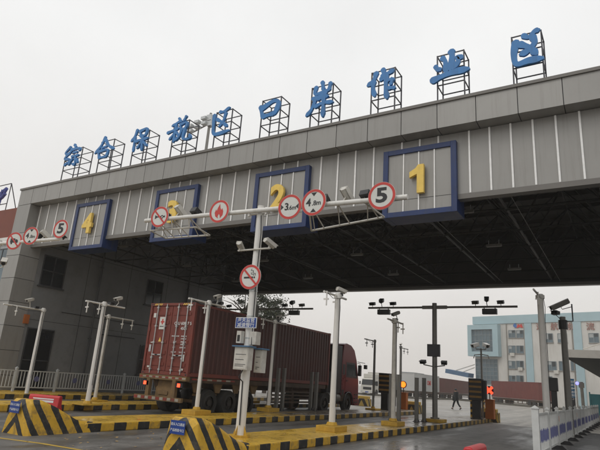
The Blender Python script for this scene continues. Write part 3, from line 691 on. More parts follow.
def d_height(sy, ex, o, u, v, r):
    txt('4', .8, 0, .025, -.42)(sy, ex, o, u, v, r); txt('.8m', .5, -.08, .02, .24)(sy, ex, o, u, v, r)
    for k in (1, -1): sy.prism([(-.24 * r, k * .74 * r), (.24 * r, k * .74 * r), (0, k * .46 * r)], o, u, v, .004)
def d_width(sy, ex, o, u, v, r):
    txt('3', .8, 0, .025, -.26)(sy, ex, o, u, v, r); txt('.6m', .48, -.1, .02, .22)(sy, ex, o, u, v, r)
    for k in (1, -1): sy.prism([(k * .76 * r, -.22 * r), (k * .76 * r, .22 * r), (k * .52 * r, 0)], o, u, v, .004)
def d_fire(sy, ex, o, u, v, r):
    fl = [(-.05, -.62), (-.34, -.42), (-.44, -.1), (-.32, .2), (-.24, .02), (-.16, .3), (.04, .66), (.1, .3), (.22, .1), (.3, .26), (.42, -.02), (.4, -.36), (.16, -.62), (.12, -.4), (.02, -.22), (-.1, -.42)]
    ex.prism([(a * r, b * r) for a, b in fl], o, u, v, .004)
def d_horn(sy, ex, o, u, v, r):
    sy.prism([(-.52 * r, .2 * r), (-.28 * r, .06 * r), (-.28 * r, -.06 * r), (-.52 * r, -.2 * r)], o, u, v, .004)
    sy.prism([(-.27 * r, .05 * r), (.2 * r, .06 * r), (.2 * r, -.06 * r), (-.27 * r, -.05 * r)], o, u, v, .004)
    sy.ring(o + u * (.28 * r) - v * (.02 * r), u, v, .09 * r, .17 * r, .005, 0, 20); sy.prism([(.44 * r, .05 * r), (.62 * r, .1 * r), (.62 * r, -.1 * r), (.44 * r, -.05 * r)], o, u, v, .004)
    slash(ex, o, u, v, r)
def d_smoke(sy, ex, o, u, v, r):
    sy.prism([(-.58 * r, -.12 * r), (.28 * r, -.12 * r), (.28 * r, .02 * r), (-.58 * r, .02 * r)], o, u, v, .004); sy.prism([(.34 * r, -.12 * r), (.46 * r, -.12 * r), (.46 * r, .02 * r), (.34 * r, .02 * r)], o, u, v, .004)
    pts = [(.46, .1), (.46, .28), (.24, .3), (.28, .5), (.05, .52), (.12, .66)]
    for a, b in zip(pts, pts[1:]): sy.bar(o + u * a[0] * r + v * a[1] * r, o + u * b[0] * r + v * b[1] * r, .05 * r, .008)
    pts = [(.32, .1), (.3, .2), (.1, .22), (.08, .36)]
    for a, b in zip(pts, pts[1:]): sy.bar(o + u * a[0] * r + v * a[1] * r, o + u * b[0] * r + v * b[1] * r, .05 * r, .008)
    slash(ex, o, u, v, r)
def d_lorry(sy, ex, o, u, v, r):
    sy.prism([(-.5 * r, -.2 * r), (.1 * r, -.2 * r), (.1 * r, .28 * r), (-.5 * r, .28 * r)], o, u, v, .004); sy.prism([(.14 * r, -.2 * r), (.5 * r, -.2 * r), (.5 * r, .02 * r), (.36 * r, .18 * r), (.14 * r, .18 * r)], o, u, v, .004)
    for a in (-.3, .3): sy.disc(o + u * a * r - v * .28 * r, u, v, .11 * r, .0045, 0, 16)
    slash(ex, o, u, v, r)
SY = GY - .27
def spot(px, py): P = onY(px, py, SY); return P.x, SY, P.z
round_sign(*spot(160, 217), .33, 'round no horn sign, crossed out horn, before lane board 3', d_horn, .1)
round_sign(*spot(219.5, 211.5), .335, 'round white sign with a red flame', d_fire, .05)
round_sign(*spot(290, 207), .335, 'round sign limiting width to 3.6 metres', d_width, .08)
round_sign(*spot(314, 202.5), .35, 'round sign limiting height to 4.8 metres, by the width sign', d_height, -.02)
round_sign(*spot(382, 196), .34, 'round speed sign with a bold 5 before lane board 1', d_five, 0)
round_sign(*spot(61, 229), .34, 'round speed sign with a bold 5 left of lane board 4', d_five, .15)
round_sign(*spot(31, 236), .34, 'round height limit sign before the left end pier', d_height, .25)
round_sign(*spot(14.5, 241), .34, 'round no lorries sign, crossed out lorry, leftmost on the gantry', d_lorry, .3)
P = onY(250.5, 277, GY - .16)
round_sign(P.x, GY - .16, P.z, .325, 'round no smoking sign on the tall white pole', d_smoke, .05)

# ================================================================== LANE POLES WITH AERIALS
def lane_pole(x, y, top, label, colour, arm=(-1., .9), rods=(-.95, -.45), cam_side=.45, cam_h=.25, r=.075, ped=.16, camera=True, group='slim lane poles with aerial rods', base=KH, cam_dir=(.2, -1, -.35), dark=False):
    t = thing('lane_pole', label, 'pole', (x, y, base), group)
    m = MB()
    if ped:
        m.box(x - .32, x + .32, y - .42, y + .42, base, base + ped)
        m.tube([(x, y, base + ped), (x, y, base + ped + .1)], r * 1.9, 8, 0, r * 1.5)
        m.build('pedestal', ped_y, t, bevel=.015)
    m = MB(); m.tube([(x, y, base + .02), (x, y, top)], r, 14, 0, r * .86); m.build('post', colour, t, smooth=True)
    m = MB(); za = top - .1
    m.tube([(x, y + arm[0], za), (x, y + arm[1], za)], .035, 8); m.tube([(x, y, za - .07), (x, y, za + .06)], r * 1.25, 10)
    m.build('crossarm', colour, t, smooth=True)
    m = MB(); zc_ = top - .14; m.tube([(x + r * .9, y - .03, zc_), (x + r * 1.25, y - .05, zc_ - .35), (x + r * 1.02, y - .02, zc_ - .8), (x + r * 1.12, y - .02, zc_ - 1.7), (x + r * 1.05, y, base + .7)], .011, 5)
    m.tube([(x + .04, y + arm[0] * .8, za - .02), (x + .05, y + arm[0] * .45, za - .13), (x + .06, y, za - .06)], .009, 5)
    m.build('cable', black_p, t)
    for q in rods:
        m = MB(); m.tube([(x + .05, y + q, za + .03), (x + .05, y + q, za - .42)], .022, 8); m.bar((x - .05, y + q, za - .22), (x + .12, y + q, za - .22), .03, .05); m.build('aerial_rod', colour, t)
    if camera:
        cm = [grey_pole, black_p, grey_pole] if dark else None
        bullet_camera(t, (x, y + cam_side, za + cam_h), cam_dir, (x, y + cam_side * .9, za + .02), ln=.36, r=.06, mats=cm)
        m = MB(); m.box(x - .09, x + .09, y + cam_side * .5 - .09, y + cam_side * .5 + .09, za + .03, za + .12); m.build('lamp_box', black_p, t)
    return t
def gp(px, py, z=KH): P = onZ(px, py, z); return P.x, P.y
lane_pole(-22.8, 14.7, 4.0, 'white lane pole by the pale railing before the grey wall', white_p, arm=(-1.9, .12), rods=(-1.3,), cam_side=-.75, cam_h=.34, ped=0, r=.085)
lane_pole(*gp(87, 405), 4.02, 'white lane pole with small yellow foot standing behind the red plastic barrier', white_p, arm=(-.85, 1.0), rods=(-.78, -.25), cam_side=.62, cam_h=.3, ped=.05, r=.09)
lane_pole(*gp(94.5, 401), 3.78, 'faded lane pole mostly hidden behind a white pole before the wall', white_old, arm=(-.3, 1.4), rods=(.75, 1.3), camera=False, ped=.05)
lane_pole(*gp(196, 414.5), 4.25, 'white lane pole on a yellow block before the container doors', white_p, arm=(-1.1, .95), rods=(-1.0, -.25), cam_side=.45, cam_h=.3, r=.08)
lane_pole(*gp(268, 411.5), 4.18, 'white lane pole on a yellow block midway along the container', white_p, arm=(-1.1, .95), rods=(-1.0,), cam_side=.3, cam_h=.28, r=.085)
lane_pole(*gp(331.5, 431), 4.42, 'white lane pole on a yellow block before the lorry cab', white_p, arm=(-.95, .6), rods=(-.85, -.25), cam_side=.22, cam_h=.22, r=.1, cam_dir=(.5, 1, -.25))
lane_pole(*gp(393, 425.5), 4.24, 'pale lane pole on a yellow block beside the double arm signal gantry', white_old, arm=(-.75, .85), rods=(.25, .8), cam_side=.1, cam_h=.3, r=.095, cam_dir=(-.6, -1, -.5), dark=True)
lane_pole(*gp(373, 410), 4.3, 'thin dark lane pole beyond the red cab', grey_pole, arm=(-1.5, .15), rods=(-1.3, -.45), camera=False, r=.07, ped=.1)
lane_pole(-14.7, 39.2, 4.6, 'thin dark pole standing far beyond the islands', grey_pole, arm=(-.2, 1.6), rods=(.6, 1.4), camera=True, cam_side=0, r=.09, ped=0, base=0)
lane_pole(-2.55, 21.2, 5.3, 'thick white pole just behind the white railing', white_p, arm=(-1.6, .35), rods=(-.9,), camera=False, r=.125, ped=0, base=0)
# grey camera mast behind the railing
t = thing('camera_mast', 'thick grey mast with a large camera behind the white railing', 'camera mast', (-2.3, 26.4, 0))
m = MB(); m.tube([(-2.3, 26.4, 0), (-2.3, 26.4, 5.15)], .15, 14, 0, .125); m.build('post', grey_pole, t, smooth=True)
P = onY(567, 304.5, 26.4); q = onY(573, 319, 26.4)
m = MB(); m.tube([(-2.3, 26.4, 4.95), (q.x, 26.3, 4.95), (q.x, 26.3, P.z)], .03, 8); m.build('bracket', steel_dk, t)
bullet_camera(t, (P.x - .28, 26.2, P.z - .05), (-1, -.45, -.55), (q.x, 26.3, P.z - .12), ln=.85, r=.11, mats=[grey_pole, black_p, grey_pole])
flood(t, (-2.55, 26.2, 5.3), (-.8, -1, .2), (-2.35, 26.35, 5.0), .17)
m = MB(); m.tube([(-2.3, 26.4, 4.6), (-2.3, 26.4, 5.0)], .19, 10); m.build('junction_box', black_p, t)

# signal gantries with dark T arms
def signal_gantry(x, y, label, detail=True):
    t = thing('signal_gantry', label, 'gantry', (x, y, KH), 'dark T gantries beyond the lorry')
    m = MB(); m.box(x - .4, x + .4, y - .5, y + .5, KH, KH + .14); m.build('pedestal', ped_y, t, bevel=.02)
    m = MB(); m.tube([(x, y, KH + .14), (x, y, 5.62)], .12, 14, 0, .11); m.tube([(x, y, KH + .14), (x, y, KH + .2)], .2, 12); m.build('post', grey_pole, t, smooth=True)
    m = MB(); m.tube([(x - 3.45, y, 5.42), (x + 3.75, y, 5.42)], .05, 8); m.bar((x - .6, y, 5.42), (x + .6, y, 5.42), .1, .16); m.build('arm', grey_pole, t)
    for s_ in (-1, 1):
        c = x + s_ * 2.45 - .15 * (s_ < 0) + .1 * (s_ > 0)
        m = MB(); m.box(c - .32, c + .32, y - .1, y + .1, 5.08, 5.33); m.bar((c - .24, y, 5.3), (c - .24, y, 5.45), .04); m.bar((c + .24, y, 5.3), (c + .24, y, 5.45), .04); m.build('signal_box', black_p, t, bevel=.01)
        for k in (-.62, .5): flood(t, (c + k, y - .05, 5.62), (-.1, -1, -.3), (c + k, y, 5.45), .14)
        bullet_camera(t, (c - .1, y - .1, 5.74), (.2, -1, -.4), (c - .1, y, 5.45), ln=.34, r=.09, mats=[black_p, glass_dk, black_p])
    m = MB(); m.box(x - .29, x + .3, y - .24, y - .1, 3.1, 3.66); m.box(x - .26, x + .27, y - .246, y - .241, 3.13, 3.63); m.build('control_box', steel_dk, t, bevel=.01)
    m = MB(); m.tube([(x - .5, y - .1, 2.72), (x, y - .1, 2.64), (x + .5, y - .1, 2.72)], .025, 8); m.build('lamp_bar', grey_pole, t)
    for k in (-.5, .5): flood(t, (x + k, y - .2, 2.84), (k * .3, -1, -.4), (x + k, y - .1, 2.72), .13)
    return t
sx_, sy_ = gp(435, 422)
signal_gantry(sx_, sy_, 'dark T shaped signal gantry with twin floodlights beside the lane')
signal_gantry(-18.25, sy_ + .1, 'dark T shaped signal gantry half hidden behind the container')

# post pairs
proto = None
for (px, py, ht, lab) in ((416.5, 422, 1.85, 'left grey steel post of the pair left of the signal gantry'), (424, 422, 1.87, 'right grey steel post of the pair left of the signal gantry'), (398.5, 423, 1.9, 'grey steel post right beside the pale lane pole'), (390.5, 421.5, 1.9, 'grey steel post partly hidden left of the pale lane pole'),
                         (275.5, 411, 1.86, 'left grey post of the pair before the rear trailer wheels'), (281.5, 411, 1.88, 'right grey post of the pair before the rear trailer wheels'), (310, 410, 1.83, 'left grey post of the pair before the container front'), (315, 411, 1.83, 'right grey post of the pair before the container front')):
    x, y = gp(px, py)
    if proto is None:
        proto = thing('steel_post', lab, 'post', (x, y, KH), 'upright grey reader posts')
        m = MB(); m.box(-.075, .075, -.07, .07, 0, 1.86); m.box(-.08, .08, -.075, .075, 1.86, 1.89); m.build('shaft', steel_dk_g if False else grey_pole, proto, world=False, bevel=.008)
        m = MB(); m.box(-.13, .13, -.13, .13, 0, .02)
        for k in range(4):
            a = k * math.pi / 2; m.prism([(0, 0), (.06, 0), (0, .14)], Vector((math.cos(a) * .075, math.sin(a) * .075, .02)), Vector((math.cos(a), math.sin(a), 0)), Z_, .01)
        m.build('foot_plate', steel_dk, proto, world=False); o = proto
    else: o = copy_tree(proto); o['label'] = lab
    o.location = (x, y, KH); o.scale.z = ht / 1.88

# LED height boards, barrier machines, end blocks, signals
def led_board(x, y, label):
    t = thing('lane_display', label, 'display board', (x, y, KH), 'black lane boards with amber bars')
    m = MB(); m.box(x - .22, x + .22, y - .16, y + .16, KH, 1.2); m.box(x - .3, x + .3, y - .24, y + .24, KH, KH + .06); m.build('plinth', black_p, t, bevel=.01)
    m = MB(); m.box(x - .38, x + .36, y - .2, y + .2, 1.2, 2.38); m.box(x + .37, x + .55, y - .1, y + .2, 1.3, 2.3); m.build('cabinet', black_p, t, bevel=.01)
    m = MB()
    for k in range(4): m.box(x - .34, x + .32, y - .212, y - .201, 1.34 + k * .27, 1.45 + k * .27)
    m.build('amber_bars', amber_bar, t)
def barrier_box(x, y, label, sig):
    t = thing('barrier_machine', label, 'barrier', (x, y, KH), 'orange barrier machines at the island ends')
    m = MB(); m.box(x - .24, x + .24, y - .2, y + .2, KH, 1.26); m.box(x - .27, x + .27, y - .23, y + .23, 1.26, 1.3); m.build('housing', orange_m, t, bevel=.02)
    m = MB(); m.tube([(x + .02, y - .1, 1.3), (x + .02, y - .1, 1.58)], .03, 8); m.build('signal_stem', black_p, t)
    m = MB()
    if sig == 'x':
        c = Vector((x + .02, y - .22, 1.8))
        for d in ((X_ + Z_).normalized(), (X_ - Z_).normalized()): m.obox(c + Y_ * (.004 if d.z > 0 else 0), d, d.cross(Y_), Y_, .26, .07, .012)
        o = m.build('signal_cross', led_r, t); m = MB(); m.disc((x + .02, y - .1, 1.8), X_, Z_, .23, .08, 0, 24); m.build('signal_head', black_p, t)
    else:
        m.disc((x + .02, y - .2, 1.8), X_, Z_, .19, .012, 0, 24); m.build('signal_disc', led_y, t); m = MB(); m.disc((x + .02, y - .1, 1.8), X_, Z_, .23, .08, 0, 24); m.build('signal_head', black_p, t)
    m = MB(); m.bar((x - .22, y + .3, 1.0), (x - 2.6, y + .34, 1.05), .06, .1, 0); 
def end_block(x, y, label):
    t = thing('crash_block', label, 'crash block', (x, y, 0), 'yellow crash blocks at the island ends')
    m = MB(); out = [(-.55, -.5), (.55, -.5), (.55, .2), (.35, .5), (-.35, .5), (-.55, .2)]
    m.prism(out, (x, y, 0), X_, Y_, .55, 0); m.prism([(a * .8, b * .8) for a, b in out], (x, y, .55), X_, Y_, .2, 1); m.build('block', [stripes('crash_block_bands', 'nose', .5, (.5, .34, .08), (.04, .035, .03), 0, .5), ylw_block], t, bevel=.03)
x, y = gp(385, 410); led_board(x, y, 'black lane board with amber bars beyond the red cab')
x, y = gp(477, 419); led_board(x, y, 'black lane board with amber bars beside the red cross signal')
x, y = gp(403.5, 409.5); barrier_box(x, y, 'orange barrier machine with round amber red lamp', 'o'); end_block(x + .3, y + 1.2, 'pale yellow crash block behind the round red lamp')
x, y = gp(490.5, 419); barrier_box(x, y, 'orange barrier machine with lit red cross', 'x'); end_block(x - .3, y + 1.3, 'yellow crash block behind the red cross signal')
P = onZ(364, 406, 0); end_block(P.x, P.y, 'pale yellow crash block ahead of the red cab')
# small striped bollards beside the lane board
bp = None
for px, py, lab in ((472, 417, 'black and yellow bollard left of the lane board near the red cross'), (483.5, 417.5, 'black and yellow bollard between the lane board and the red cross')):
    x, y = gp(px, py)
    if not bp:
        bp = thing('bollard', lab, 'bollard', (x, y, KH), 'black and yellow bollards')
        m = MB(); m.tube([(0, 0, 0), (0, 0, 1.0)], .09, 12); m.build('shaft', stripes('bollard_bands', 'z', .3), bp, world=False, smooth=True)
        m = MB(); m.tube([(0, 0, 1.0), (0, 0, 1.04), (0, 0, 1.08)], [.13, .14, .05], 12); m.build('cap', black_p, bp, world=False); o = bp
    else: o = copy_tree(bp); o['label'] = lab
    o.location = (x, y, KH)
# twin camera post
t = thing('camera_mast', 'thin mast with two pale cameras before the blue glazed building', 'camera mast', (-7.5, 33.6, KH))
m = MB(); m.tube([(-7.5, 33.6, KH), (-7.5, 33.6, 4.2)], .055, 10); m.build('post', grey_pole, t)
m = MB(); m.tube([(-7.95, 33.6, 3.6), (-7.9, 33.6, 3.8), (-7.5, 33.6, 3.85), (-7.1, 33.6, 3.8), (-7.05, 33.6, 3.6)], .03, 6); m.tube([(-7.8, 33.6, 4.15), (-7.2, 33.6, 4.15)], .03, 6); m.build('lamp_bracket', grey_pole, t)
for s_ in (-1, 1): bullet_camera(t, (-7.5 + s_ * .32, 33.5, 4.36), (s_ * .8, -1, -.4), (-7.5 + s_ * .25, 33.6, 4.15), ln=.45, r=.11, mats=[white_p, black_p, grey_pole])

# red water-filled barriers
def water_barrier(loc, rot, label, sc=1.):
    t = thing('plastic_barrier', label, 'barrier', loc, 'red plastic barriers'); t.rotation_euler.z = rot; t.scale = (sc,) * 3
    prof = [(-.2, 0), (.2, 0), (.2, .12), (.13, .22), (.1, .52), (.07, .58), (-.07, .58), (-.1, .52), (-.13, .22), (-.2, .12)]
    m = MB(); m.prism([(a, b) for a, b in prof], (-.62, 0, 0), Y_, Z_, 1.24); m.build('body', red_pl, t, world=False, bevel=.035)
    m = MB()
    for s_ in (-1, 1): m.obox((0, s_ * .122, .37), X_, Z_, Y_, .42, .035, .004); m.obox((0, s_ * .116, .45), X_, Z_, Y_, .42, .02, .004)
    m.build('reflective_band', white_txt, t, world=False)
    return t
P = onZ(43, 411.8, 0); water_barrier((P.x, P.y, 0), .35, 'red plastic barrier with white bands behind the left chevron block', .95)
P = onZ(468, 447, .58); water_barrier((P.x, P.y + .6, 0), math.pi / 2, 'red plastic barrier at the bottom edge, only its top showing')

# ================================================================== RAILINGS
def railing(name, x, ys, z, h, label, mats, slats, blue=None, post_r=.04, feet=False, first_big=False, group=None):
    t = thing(name, label, 'railing', (x, ys[0], z), group)
    for i, y in enumerate(ys):
        big = first_big and i == 0; r = .085 if big else post_r; hh = h + (.05 if big else 0)
        m = MB(); m.box(x - r, x + r, y - r, y + r, z, z + hh); m.box(x - r - .02, x + r + .02, y - r - .02, y + r + .02, z + hh, z + hh + .03)
        m.add([(x - r, y - r, z + hh + .03), (x + r, y - r, z + hh + .03), (x + r, y + r, z + hh + .03), (x - r, y + r, z + hh + .03), (x, y, z + hh + .09)], [(0, 1, 4), (1, 2, 4), (2, 3, 4), (3, 0, 4)])
        m.build('post', mats[0], t)
        if feet:
            m = MB(); m.prism([(-.28, 0), (.28, 0), (.12, .13), (-.12, .13)], (x, y - .12, z), X_, Z_, -.24); m.build('foot', black_p, t)
    m = MB(); 
    for a, b in zip(ys, ys[1:]):
        for zz in (z + .18, z + h - .12): m.box(x - .022, x + .022, a + post_r, b - post_r, zz, zz + .05)
        for k in range(slats):
            y = a + (b - a) * (k + .6) / (slats + .2); m.box(x - .012, x + .012, y, y + .03, z + .23, z + h - .12)
    m.build('rails', mats[1], t)
    if blue:
        m = MB()
        for a, b in zip(ys, ys[1:]):
            for k in range(slats):
                y = a + (b - a) * (k + .6) / (slats + .2); dz = .07 * ((k * .37) % 1) - .03
                m.box(x - .0135, x + .0135, y - .002, y + .032, z + .44 + dz, z + .76 + dz)
        m.build('blue_slats', blue, t)
    return t
ys = [15.9 + 2.45 * i for i in range(14)]
rl = railing('railing', -2.2, ys, 0, 1.28, 'white railing with blue middle slats and orange reflectors', [fence_w, fence_w], 15, fence_bl, .05, True, True)
m = MB()
for i in (0, 2, 5): m.box(-2.26, -2.15, ys[i] + .11, ys[i] + .15, .88, 1.06)
m.build('reflector', emit('orange_reflector', (.75, .16, .03), 0), rl)
ys2 = [6.5 + 2.15 * i for i in range(14)]
r2 = railing('railing', -24.55, ys2, KH - .02, 1.05, 'pale grey railing before the dark side wall', [fence_g, fence_g], 13, None, .045)
m = MB()
for a in ys2[:-1]:
    c = a + 1.07; m.disc((-24.515, c, .8), Y_, Z_, .13, .01, 0, 16)
m.build('crest_disc', fence_bl, r2)

# ================================================================== CONTAINER AND LORRY
CX1 = -14.45; CX0 = -16.95; CY0 = 15.72; CY1 = 27.25; CZ0 = 1.46; CZ1 = 4.3
ct = thing('shipping_container', 'long oxide red container on the lorry, doors facing the camera', 'container', ((CX0 + CX1) / 2, (CY0 + CY1) / 2, CZ0))
m = MB()                                          # corrugated sides, roof, front wall
def corr(xout, sgn):
    ys_, per, dep = [], .275, .04; y = CY0 + .12; pts = []
    while y < CY1 - .12:
        pts += [(y, 0), (y + per * .3, 0), (y + per * .5, dep), (y + per * .8, dep)]; y += per
    pts.append((min(y, CY1 - .1), 0))
    vs = []
    for (yy, d) in pts: vs += [(xout - sgn * (d + .012), yy, CZ0 + .16), (xout - sgn * (d + .012), yy, CZ1 - .1)]
    fs = [(2 * i, 2 * i + 2, 2 * i + 3, 2 * i + 1) if sgn > 0 else (2 * i + 1, 2 * i + 3, 2 * i + 2, 2 * i) for i in range(len(pts) - 1)]
    m.add(vs, fs)
corr(CX1, 1); corr(CX0, -1)
m.box(CX0 + .06, CX1 - .06, CY0 + .1, CY1 - .05, CZ0 + .1, CZ1 - .03)
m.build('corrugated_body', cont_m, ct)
m = MB()
for x0, x1 in ((CX0, CX0 + .1), (CX1 - .1, CX1)):
    for y0, y1 in ((CY0, CY0 + .12), (CY1 - .12, CY1)): m.box(x0, x1, y0, y1, CZ0 + .12, CZ1 - .12)
    m.box(x0 + .02, x1 - .02, CY0 + .18, CY1 - .18, CZ1 - .1, CZ1 - .005); m.box(x0 + .02, x1 - .02, CY0 + .18, CY1 - .18, CZ0, CZ0 + .15)
for y0, y1 in ((CY0, CY0 + .1), (CY1 - .1, CY1)): m.box(CX0 + .18, CX1 - .18, y0, y1, CZ1 - .11, CZ1); m.box(CX0 + .18, CX1 - .18, y0, y1, CZ0 + .002, CZ0 + .14)
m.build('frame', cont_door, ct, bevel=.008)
for i, x in enumerate((CX0, CX1)):
    for y in (CY0, CY1):
        for z in (CZ0, CZ1):
            m = MB(); sx = 1 if i == 0 else -1; sy = 1 if y == CY0 else -1; sz = 1 if z == CZ0 else -1
            xa, xb = sorted((x - sx * .004, x + sx * .178)); ya, yb = sorted((y - sy * .004, y + sy * .178)); za, zb_ = sorted((z - sz * .003, z + sz * .118))
            m.box(xa, xb, ya, yb, za, zb_, 0); m.box((xa + xb) / 2 - .04, (xa + xb) / 2 + .04, ya - .003, yb + .003, (za + zb_) / 2 - .03, (za + zb_) / 2 + .03, 1)
            m.build('corner_casting', [cont_door, black_p], ct)
xm = (CX0 + CX1) / 2
for side, (xa, xb) in enumerate(((CX0 + .11, xm - .012), (xm + .012, CX1 - .11))):
    m = MB(); yd = CY0 + .04; za, zb_ = CZ0 + .15, CZ1 - .12
    m.box(xa, xb, yd, yd + .05, za, zb_)
    for q in (.1, .27, .44, .74, .88): # pressed ribs
        z = za + (zb_ - za) * q; m.prism([(-.05, 0), (.05, 0), (.03, .025), (-.03, .025)], (xb - .1, yd, z), Vector((0, 0, 1)), Vector((0, -1, 0)), -(xb - xa - .2) * -1 if False else (xb - xa - .2)) if False else m.box(xa + .1, xb - .1, yd - .022, yd + .001, z - .07, z + .07)
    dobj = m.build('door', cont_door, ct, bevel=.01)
    for q in (.32, .76):
        xr_ = xa + (xb - xa) * q
        m = MB(); m.tube([(xr_, yd - .06, za - .1), (xr_, yd - .06, zb_ + .08)], .022, 8)
        for zz in (za + .05, za + .5, za + 1.1, za + 1.75, zb_ - .06): m.box(xr_ - .045, xr_ + .045, yd - .085, yd - .001, zz - .03, zz + .03)
        m.build('lock_rod', galv, dobj)
        m = MB(); m.bar((xr_, yd - .08, za + .62), (xr_ + (.34 if q < .5 else -.32), yd - .08, za + .6), .03, .045); m.build('handle', galv, dobj)
    for k in range(4):
        xh = xa if side == 0 else xb; z = za + .25 + k * (zb_ - za - .5) / 3
        m = MB(); m.tube([(xh, yd - .02, z - .09), (xh, yd - .02, z + .09)], .025, 8); m.build('hinge', cont_door, dobj)
    W2 = xb - xa
    def decal(name, x0_, x1_, z0_, z1_, mt):
        m = MB(); m.box(x0_, x1_, yd - .03, yd - .0235, z0_, z1_); return m.build(name, mt, dobj)
    if side == 0:
        decal('placard', xa + W2 * .45, xa + W2 * .75 - .01, za + 1.62, za + 2.12, sign_w)
        c = Vector((xa + W2 * .6, yd - .031, za + 1.92)); m = MB(); m.box(c.x - .1, c.x + .1, c.y - .002, c.y, c.z - .03, c.z + .03); m.box(c.x - .035, c.x + .035, c.y - .003, c.y - .0005, c.z - .1, c.z + .12); m.build('placard_mark', red_s, dobj)
        m = MB(); m.box(c.x - .13, c.x + .13, c.y - .002, c.y, c.z - .2, c.z - .165); m.build('placard_line', frame_dk, dobj)
        m = MB(); m.prism([(-.08, -.08), (.08, -.08), (0, .1)], (xa + W2 * .58, yd - .026, za + 1.21), X_, Z_, .003); m.build('warning_triangle', yel_num, dobj)
        decal('sticker', xa + .15, xa + .27, za + .1, za + .17, sign_w); decal('sticker', xa + .16, xa + .3, za + 1.07, za + 1.11, sign_w)
        decal('data_plate', xa + .1, xa + .22, za + .72, za + 1.0, galv); decal('sticker', xa + .12, xa + .26, za + 2.1, za + 2.28, sign_w)
    else:
        m = MB()
        for (bd, sz, px_, pz) in (('CSU 60817 5', .17, .58, 1.86), ('45G1', .16, .66, 1.66), ('MAX GROSS', .075, .3, 1.36), ('30480 KG', .075, .7, 1.36), ('67200 LB', .075, .7, 1.26), ('TARE', .075, .3, 1.14), ('3890 KG', .075, .7, 1.14), ('8580 LB', .075, .7, 1.04), ('NET', .075, .3, .92), ('26590 KG', .075, .7, .92), ('CU CAP', .075, .3, .74), ('76.4 CU M', .075, .7, .74)):
            m = MB(); m.text(bd, sz, (xa + W2 * px_, yd - .0225, za + pz), X_, Z_, .004, 0, .012); m.build('lettering', white_txt, dobj)
        decal('sticker', xb - .32, xb - .18, za + .4, za + .66, sign_w); decal('sticker', xb - .3, xb - .17, za + .06, za + .13, sign_w)
m = MB()
for xc_ in (CX0 + .45, CX1 - .45):
    for k in range(5): m.obox((xc_ + (k - 2) * .09, CY0 - .002, CZ1 - .055), (X_ + Z_).normalized(), (X_ - Z_).normalized(), Y_, .05, .018, .003)
m.build('hazard_strip', yel_num, ct)

lt = thing('container_lorry', 'red cab container lorry waiting in the lane under the canopy', 'lorry', (xm, (CY0 + 31) / 2, 0))
LX0, LX1 = CX0 - .02, CX1 + .02
m = MB()
for x in (xm - .5, xm + .5): m.box(x - .09, x + .09, CY0 + .15, CY1 + 2.2, 1.02, 1.3)
for y in [CY0 + .25 + i * 1.4 for i in range(9)]: m.box(LX0 + .06, LX1 - .06, y, y + .12, 1.28, 1.44)
for x in (LX0 + .04, LX1 - .16): m.box(x, x + .12, CY0 + .16, CY1 - .3, 1.24, 1.44)
m.build('chassis', chassis_m, lt)
m = MB(); m.box(LX0, LX1, CY0 - .06, CY0 + .14, 1.28, 1.45); m.build('rear_beam', chassis_y, lt)
_tp = [mat('tape_red', (.26, .03, .02), .5, dirt=(.1, .07, .04), dirt_amt=.8), mat('tape_white', (.36, .33, .27), .5, dirt=(.13, .1, .06), dirt_amt=.8)]
m = MB()
for k in range(14): m.box(LX0 + .03 + k * (LX1 - LX0 - .06) / 14, LX0 + .03 + (k + 1) * (LX1 - LX0 - .06) / 14, CY0 - .068, CY0 - .0605, 1.34, 1.4, k % 2)
m.build('reflective_tape', _tp, lt); m = MB()
for k in range(9): m.box(LX1 - .036, LX1 - .028, CY0 + .3 + k * .3, CY0 + .6 + k * .3, 1.34, 1.4, k % 2)
m.build('reflective_tape', _tp, lt)
m = MB(); m.box(LX0, LX1, CY0 - .2, CY0 - .1, .5, .66, 0)
for k in range(12): m.box(LX0 + .02 + k * .2, LX0 + .2 + k * .2, CY0 - .208, CY0 - .2005, .53, .63, 1 + k % 2)
for x in (xm - .7, xm + .7): m.box(x - .09, x + .09, CY0 - .1, CY0 + .05, .55, 1.3, 0)
m.build('rear_bumper', [chassis_y] + _tp, lt)
m = MB(); m.add([(xm - .42, CY0 + .1, .62), (xm + .42, CY0 + .1, .62), (xm + .5, CY0 + .2, 1.28), (xm - .5, CY0 + .2, 1.28)], [(0, 1, 2, 3)]); m.box(xm - .25, xm + .25, CY0 + .07, CY0 + .09, .72, .86); m.build('rear_plate', chassis_y, lt)
for x in (LX0 + .42, LX1 - .3):
    m = MB(); m.box(x - .19, x + .19, CY0 - .1, CY0 - .03, 1.03, 1.2, 1); m.box(x - .07, x + .07, CY0 - .115, CY0 - .1005, 1.05, 1.18, 0); m.build('tail_light', [tail_r, black_p], lt)
